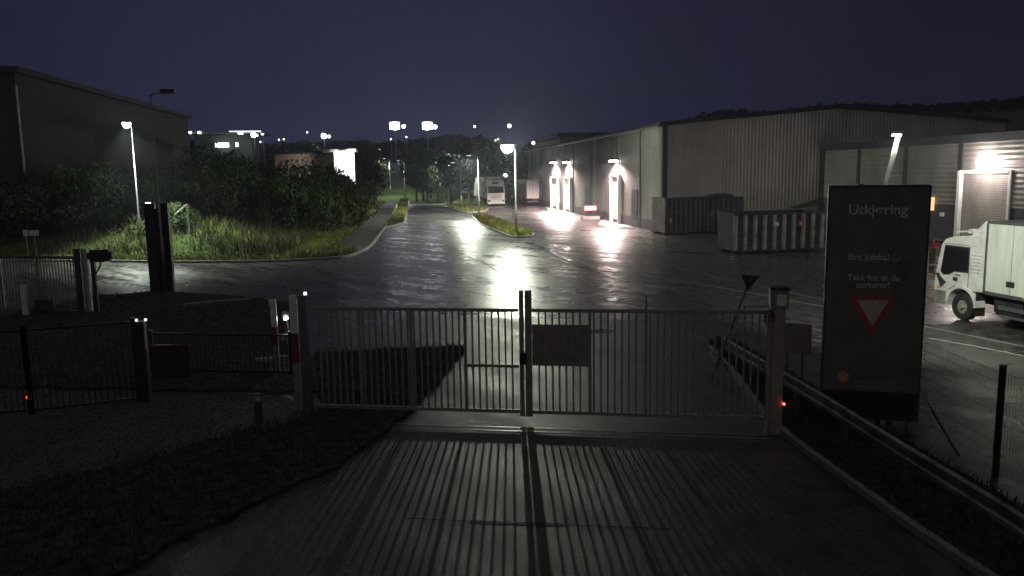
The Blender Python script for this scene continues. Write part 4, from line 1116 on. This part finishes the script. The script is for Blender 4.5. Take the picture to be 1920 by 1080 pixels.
mb = MB(); up = Vector((0, 0, .05)); mb.add([a, b, c, d2, a + up, b + up, c + up, d2 + up], [(0, 1, 2, 3), (7, 6, 5, 4), (0, 4, 5, 1), (1, 5, 6, 2), (2, 6, 7, 3), (3, 7, 4, 0)]); mb.build('panel', M['roof'], lid)
ca, cb_ = P(1245, 440), P(1320, 437)
container(ca, cb_, 2.4, 2.9, 'waste_container', 'brown closed container at the hall corner', 'container2', 'container2', 8, ((.15, 1.1, .25, .35, 'signyellow'),))
ca, cb_ = P(1322, 436.5), P(1392, 434)
container(ca, cb_, 2.4, 2.85, 'waste_container', 'brown container with stickers against the gable wall', 'container2', 'container2', 7, ((.15, 1.5, .3, .3, 'signred'),))
q = D(1352, 364, 63); t = thing('tarpaulin', 'dark lump of sheeting on top of the brown container', 'tarpaulin', (q.x, q.y, 2.85))
mb = MB(); prof = [(-1.0, 0), (-.85, .25), (-.2, .33), (.6, .3), (.95, .12), (1.0, 0)]
mb.prism(prof, -.4, .6, lambda p, q_, t_: (p, t_, q_)); mb.build('sheet', M['blackpl'], t, local=True, bevel=.05)

# ------------------------------------------------------------------ far buildings on the left
q = D(353, 262, 200); q2_ = D(490, 262, 200); gz = hill_h(q.x, q.y)
zr = D(420, 247, 200).z
t = thing('canopy_building', 'far building with lit flat canopy and blue white window on the slope', 'building', (q.x, q.y, gz))
MB().box(q.x + 1, q2_.x - 3, q.y + 2, q.y + 12, gz - 3, zr - .5).build('wall', mat('green grey wall', (.03, .045, .03), .7), t)
MB().box(q.x, q2_.x, q.y - 1, q.y + 13, zr - .4, zr).build('canopy', mat('canopy', (.12, .13, .12), .7), t)
for (u, v, w, key) in ((356, 248, .4, 'E_soft'), (374, 248, .35, 'E_soft'), (451, 249, .55, 'E_soft')):
    c_ = D(u, v, 198.5); MB().box(c_.x - w, c_.x + w, c_.y - .3, c_.y, c_.z - .35, c_.z + .2).build('canopy_lamp', M[key], t)
for (u0, u1, v, key) in ((404, 428, 272, 'E_flood'), (442, 446, 271, 'E_soft')):
    a, b = D(u0, v, 200.5), D(u1, v, 200.5); MB().box(a.x, b.x, a.y - .1, a.y + .2, a.z - .5, a.z + .5).build('lit_window', M[key], t)
a, b = D(430, 246.5, 198), D(488, 247.5, 198); MB().box(a.x, b.x, a.y - .3, a.y, a.z - .12, a.z + .12).build('light_strip', M['E_dim'], t)
# low house with the white lit end
a, b = D(515, 300, 112), D(626, 300, 110); ze = D(600, 287, 110).z; zf = 2.0
t = thing('low_house', 'low brown house with brilliantly lit white end behind the bank', 'house', (a.x, a.y, zf))
MB().box(a.x, b.x, a.y, a.y + 6, zf, ze).build('wall', mat('brown boards', (.30, .22, .17), .7), t)
MB().box(a.x - .5, b.x - .2, a.y - .5, a.y + 6.5, ze + .002, ze + .3).build('roof', M['roof'], t)
c_ = D(626, 285, 108); d_ = D(665, 325, 108)
MB().box(c_.x, d_.x, c_.y, c_.y + .25, zf, c_.z).build('end_wall', M['whitewall'], t)
MB().box(c_.x - 1.5, d_.x + .3, c_.y - .7, c_.y + 4, c_.z + .002, c_.z + .35).build('end_roof', mat('grey eaves', (.3, .3, .29), .6), t)
q = D(646, 300, 106.2); MB().box(q.x - .3, q.x + .3, q.y + .2, q.y + .5, q.z + .9, q.z + 1.1).build('wall_lamp', M['blackpl'], t)
light('lamp_light', (q.x + .3, q.y - .5, q.z + .6), 2600, (.96, 1, .97), .3, t, 120, (q.x + .2, q.y + 2.2, q.z - .3), .5)
# gabled house behind main lamp
q = D(949, 345, 150); t = thing('small_house', 'small gabled shed with round lit lamp behind the lorries', 'shed', (q.x, q.y, 0))
zt2 = D(949, 315, 150).z; ze2 = D(949, 325, 150).z
MB().prism([(-1.6, 0), (1.6, 0), (1.6, ze2), (0, zt2), (-1.6, ze2)], 0, 5, lambda p, r_, t_: (q.x + p, q.y + t_, r_)).build('wall', M['hallwall'], t)
MB().prism([(-1.9, ze2 - .1), (0, zt2 + .02), (1.9, ze2 - .1), (1.9, ze2 + .05), (0, zt2 + .2), (-1.9, ze2 + .05)], -.2, 5.2, lambda p, r_, t_: (q.x + p, q.y + t_, r_)).build('roof', M['roof'], t)
l_ = D(948, 328.5, 149); MB().tube([(l_.x, l_.y + .3, l_.z), (l_.x, l_.y, l_.z)], .36, 14).build('lamp', M['E_soft'], t)

# ------------------------------------------------------------------ vegetation
def leaves(n, rx, ry, rz, size, seed, lumps=9, flat=.0):
    rnd = random.Random(seed); mb = MB()
    cs = []
    for k in range(lumps):
        a = rnd.uniform(0, 2 * math.pi); rr = rnd.uniform(.1, .75)
        cs.append((rx * rr * math.cos(a), ry * rr * math.sin(a), rz * rnd.uniform(.35, 1.25), rnd.uniform(.28, .5)))
    for k in range(n):
        cx, cy, cz, cr = rnd.choice(cs)
        while True:
            d = Vector((rnd.gauss(0, 1), rnd.gauss(0, 1), rnd.gauss(0, 1))).normalized(); break
        r = cr * rnd.uniform(.55, 1.08) ** .6
        p = Vector((cx + d.x * r * rx, cy + d.y * r * ry, max(.02, cz + d.z * r * rz)))
        nrm = (d + Vector((rnd.uniform(-.9, .9), rnd.uniform(-.9, .9), rnd.uniform(-.4, .9)))).normalized()
        x = nrm.orthogonal().normalized(); x.rotate(Matrix.Rotation(rnd.uniform(0, 6.28), 3, nrm)); y = nrm.cross(x)
        s = size * rnd.uniform(.5, 1.3)
        mb.add([p - x * s * .5, p + y * s * .28, p + x * s * .5, p - y * s * .28], [(0, 1, 2, 3)])
    return mb
def bush_proto(seed, m, n=2600, rx=2.2, rz=1.7, size=.2):
    t = thing('bush', 'dense leafy bush growing on the dark bank left of the road', 'bush', (0, 0, 0), 0, 'bushes covering the bank')
    leaves(n, rx, rx, rz, size, seed).build('foliage', m, t, local=True)
    st = MB(); rnd = random.Random(seed)
    for k in range(7):
        a = rnd.uniform(0, 6.28); st.tube([(0, 0, -.2), (rx * .3 * math.cos(a), rx * .3 * math.sin(a), rz * .5), (rx * .6 * math.cos(a + .3), rx * .6 * math.sin(a + .3), rz * 1.1)], [.05, .03, .012], 5)
    st.build('stems', M['bark'], t, local=True)
    return t
protos = [bush_proto(1, M['leaf']), bush_proto(2, M['leaf']), bush_proto(3, M['leaf2']), bush_proto(4, M['leaf'], 3200, 2.6, 2.1)]
used = set()
def put(proto_i, x, y, z, s, rz, label=None, sz=None):
    o = protos[proto_i]
    if proto_i in used: o = copy_tree(o)
    else: used.add(proto_i)
    o.location = (x, y, z); o.rotation_euler = (0, 0, rz); o.scale = (s, s, sz or s)
    if label: o['label'] = label
    return o
rnd = random.Random(11)
# skyline rows: (u, v of the top) at a given depth
rows = [(20, 300, 60), (70, 308, 62), (120, 300, 60), (180, 305, 62), (235, 312, 60), (290, 300, 62), (345, 288, 66), (400, 278, 70), (440, 278, 72), (480, 283, 74), (520, 292, 74), (560, 302, 74), (600, 312, 76), (635, 324, 78), (648, 334, 78), (666, 337, 92), (616, 290, 92), (628, 298, 90), (638, 312, 88), (150, 318, 57), (45, 322, 56), (330, 312, 60), (390, 302, 62), (455, 302, 64), (510, 318, 64), (565, 330, 66), (610, 342, 68)]
for i, (u, v, d) in enumerate(rows):
    q = D(u, v, d); gz = bank_h(q.x, q.y)
    s = max(.6, (q.z - gz) / 2.9)
    put(i % 4, q.x, q.y, gz - .1, s * rnd.uniform(.95, 1.1) if s < 1.3 else 1.25, rnd.uniform(0, 6.28), sz=s)
for i in range(46):
    u = rnd.uniform(-20, 640); v = rnd.uniform(345, 425) if u < 440 else rnd.uniform(345, 400)
    if 640 - u < (v - 340) * 1.9: continue
    # intersect with bank by marching
    d = ray(u, v); tt = 30
    while tt < 110:
        q = O + d * tt
        if q.z < bank_h(q.x, q.y) + .7: break
        tt += .5
    else: continue
    put(rnd.randrange(4), q.x, q.y, bank_h(q.x, q.y) - .15, rnd.uniform(.6, 1.0), rnd.uniform(0, 6.28))
for (u, v, s, lab) in ((262, 470, .75, 'pale leafy shrub growing at the foot of the left street lamp'), (60, 470, .8, 'leafy shrub behind the galvanised bar gate')):
    q = P(u, v); put(2 if u > 200 else 0, q.x, q.y, 0.05, s, 1.0, lab, sz=s * 1.25)
# grass
def blades(pts, hmin, hmax, w, seed):
    rnd = random.Random(seed); mb = MB()
    for (x, y, z) in pts:
        h = rnd.uniform(hmin, hmax); a = rnd.uniform(0, 6.28); l = Vector((rnd.gauss(0, .25), rnd.gauss(0, .25), 1)) * h
        s = Vector((math.cos(a), math.sin(a), 0)) * w * rnd.uniform(.6, 1.4)
        p = Vector((x, y, z)); mid = p + l * .6
        mb.v += [tuple(p - s), tuple(p + s), tuple(mid + s * .7), tuple(mid - s * .7), tuple(p + l + Vector((l.x, l.y, 0)) * .5)]
        b = len(mb.v) - 5; mb.f += [(b, b + 1, b + 2, b + 3), (b + 3, b + 2, b + 4)]; mb.m += [0, 0]
    return mb
rnd = random.Random(5); pts = []; tall = []
while len(pts) < 26000:
    x = rnd.uniform(-48, -2); y = rnd.uniform(44, 74)
    if not inside((x, y), bank_poly): continue
    d = edge_dist((x, y), bank_poly)
    if d > 9 or rnd.random() > (1.15 - d / 10): continue
    if d < .12: continue
    n_ = NZ.noise(Vector((x * .5, y * .5, 0)))
    if d > 2.2 and n_ > -.1 and rnd.random() < .5: tall.append((x, y, bank_h(x, y) + .05))
    else: pts.append((x, y, bank_h(x, y) + .05))
tag(blades(pts, .12, .38, .018, 1).build('grass', M['grass']), 'short lit grass along the foot of the bank', 'grass', kind='stuff')
edge = []
pl_ = [Vector((p.x, p.y)) for p in path_l]
while len(edge) < 9000:
    k = rnd.randrange(len(pl_) - 1); q = pl_[k].lerp(pl_[k + 1], rnd.random() ** .6) + Vector((-abs(rnd.gauss(0, 3.5)), rnd.uniform(-1, 1)))
    if q.y < 150 and inside((q.x, q.y), bank_poly): edge.append((q.x, q.y, bank_h(q.x, q.y) + .05))
tag(blades(edge, .2, .6, .035, 8).build('grass', M['grass']), 'grass on the slope beside the dark foot path', 'grass', kind='stuff')
tag(blades(tall, .5, 1.15, .022, 2).build('tall_grass', M['tallgrass']), 'tall seeding grass standing on the slope of the bank', 'grass', kind='stuff')
pts = []
for poly, n_ in ((corner, 3000), (verge, 7000), (isl, 3500), (isl2, 3500)):
    pp = [(p.x, p.y) for p in poly]; xs_ = [p[0] for p in pp]; ys_ = [p[1] for p in pp]; k = 0
    while k < n_:
        x = rnd.uniform(min(xs_), max(xs_)); y = rnd.uniform(min(ys_), max(ys_))
        if inside((x, y), pp): pts.append((x, y, .11)); k += 1
tag(blades(pts, .12, .45, .03, 3).build('grass', M['grass']), 'rough grass on the verge and islands beside the road', 'grass', kind='stuff')
pts = []
for poly, n_ in ((dark, 9000), (left_soil, 6000), (rv, 9000)):
    pp = [(p.x, p.y) for p in poly]; xs_ = [p[0] for p in pp]; ys_ = [max(3, p[1]) for p in pp]; k = 0
    while k < n_:
        x = rnd.uniform(max(-16, min(xs_)), min(14, max(xs_))); y = rnd.uniform(min(ys_), max(ys_))
        if inside((x, y), pp): pts.append((x, y, .07)); k += 1
tag(blades(pts, .05, .2, .008, 4).build('rough_grass', M['darkgrass']), 'dark rough grass on the verges beside the gate', 'grass', kind='stuff')
# stones in the gravel
mb = MB(); pp = [(p.x, p.y) for p in grav]; k = 0
while k < 6000:
    x = rnd.uniform(-14, -2); y = rnd.uniform(8, 22)
    if inside((x, y), pp):
        r = rnd.uniform(.006, .018); mb.box(-r, r, -r * .8, r * .8, -.01, r, Matrix.Translation((x, y, .01)) @ Matrix.Rotation(rnd.uniform(0, 3), 4, 'Z') @ Matrix.Rotation(rnd.uniform(-.4, .4), 4, 'X')); k += 1
tag(mb.build('stones', M['gravel']), 'loose stones scattered over the gravel patch', 'gravel', kind='stuff')
# trees
def tree_proto(seed, h=9):
    t = thing('tree', 'dark leafy tree in the belt beyond the end of the road', 'tree', (0, 0, 0), 0, 'trees beyond the end of the road')
    mb = leaves(2400, h * .36, h * .36, h * .42, h * .055, seed, 14); mb.v = [(x, y, z + h * .28) for x, y, z in mb.v]
    mb.build('crown', M['leafdark'], t, local=True)
    tb = MB().tube([(0, 0, -.5), (0, 0, h * .3), (.2, 0, h * .7)], [h * .03, h * .022, h * .008], 7)
    r_ = random.Random(seed)
    for k in range(6):
        a = r_.uniform(0, 6.28); tb.tube([(0, 0, h * .3), (h * .15 * math.cos(a), h * .15 * math.sin(a), h * .5), (h * .26 * math.cos(a), h * .26 * math.sin(a), h * .7)], [h * .014, h * .009, h * .003], 5)
    tb.build('trunk', M['bark'], t, local=True)
    return t
tp = [tree_proto(s) for s in (21, 22, 23)]; tu = set()
rnd = random.Random(99)
spots = []
for i in range(34): spots.append((rnd.uniform(500, 1000), rnd.uniform(150, 215), rnd.uniform(.8, 1.25)))
for (u, d, s) in ((845, 135, 1.0), (880, 140, 1.1), (910, 145, 1.2), (935, 150, 1.0), (975, 155, 1.15), (700, 125, .8), (680, 120, .6), (780, 150, .9), (800, 148, .7), (820, 142, .8), (1010, 165, 1.3), (1050, 170, 1.2), (900, 170, 1.5), (860, 175, 1.4)): spots.append((u, d, s))
for i, (u, d, s) in enumerate(spots):
    k = i % 3; o = tp[k]
    if k in tu: o = copy_tree(o)
    else: tu.add(k)
    q = D(u, 340, d); o.location = (q.x, q.y, hill_h(q.x, q.y) - .2); o.scale = (s, s, s); o.rotation_euler = (0, 0, rnd.uniform(0, 6.28))
# slim young tree beside the main lamp
b = P(962, 408); t = thing('young_tree', 'thin young tree between the lorry and the trailer', 'tree', b)
lf = leaves(500, .9, .9, 1.1, .22, 77); lf.v = [(x, y, z + 1.4) for x, y, z in lf.v]; lf.build('crown', M['leaf2'], t, local=True)
MB().tube([(0, 0, 0), (0, 0, 2.6)], [.05, .02], 6).build('trunk', M['bark'], t, local=True)
# far wooded hillside as one mass
mb = MB(); rnd = random.Random(17)
for k in range(24000):
    x = rnd.uniform(-160, 230); y = rnd.uniform(205, 420)
    z = hill_h(x, y)
    if z < 3: continue
    ht = rnd.uniform(-.5, 2.2); s = rnd.uniform(.4, 1.3)
    p = Vector((x, y, z + ht)); n_ = Vector((rnd.gauss(0, 1), rnd.gauss(0, 1) - .6, rnd.gauss(0, 1))).normalized(); xx = n_.orthogonal(); yy = n_.cross(xx)
    mb.add([p - xx * s, p + yy * s * .7, p + xx * s, p - yy * s * .7], [(0, 1, 2, 3)])
tag(mb.build('distant_woods', M['hillleaf']), 'dark distant woods covering the hillside', 'woods', kind='stuff')

# ------------------------------------------------------------------ haze: damp night air
hz = MB().box(-400, 420, -12, 640, -3, 75).build('haze', bpy.data.materials.new('haze'))
m = hz.data.materials[0]; m.use_nodes = True; t = m.node_tree; t.nodes.clear()
pv = t.nodes.new('ShaderNodeVolumePrincipled'); pv.inputs['Density'].default_value = .0005; pv.inputs['Color'].default_value = (.78, .82, 1, 1); pv.inputs['Anisotropy'].default_value = .5
o_ = t.nodes.new('ShaderNodeOutputMaterial'); t.links.new(pv.outputs[0], o_.inputs['Volume'])
tag(hz, 'thin damp haze hanging over the whole yard', 'haze', kind='stuff')
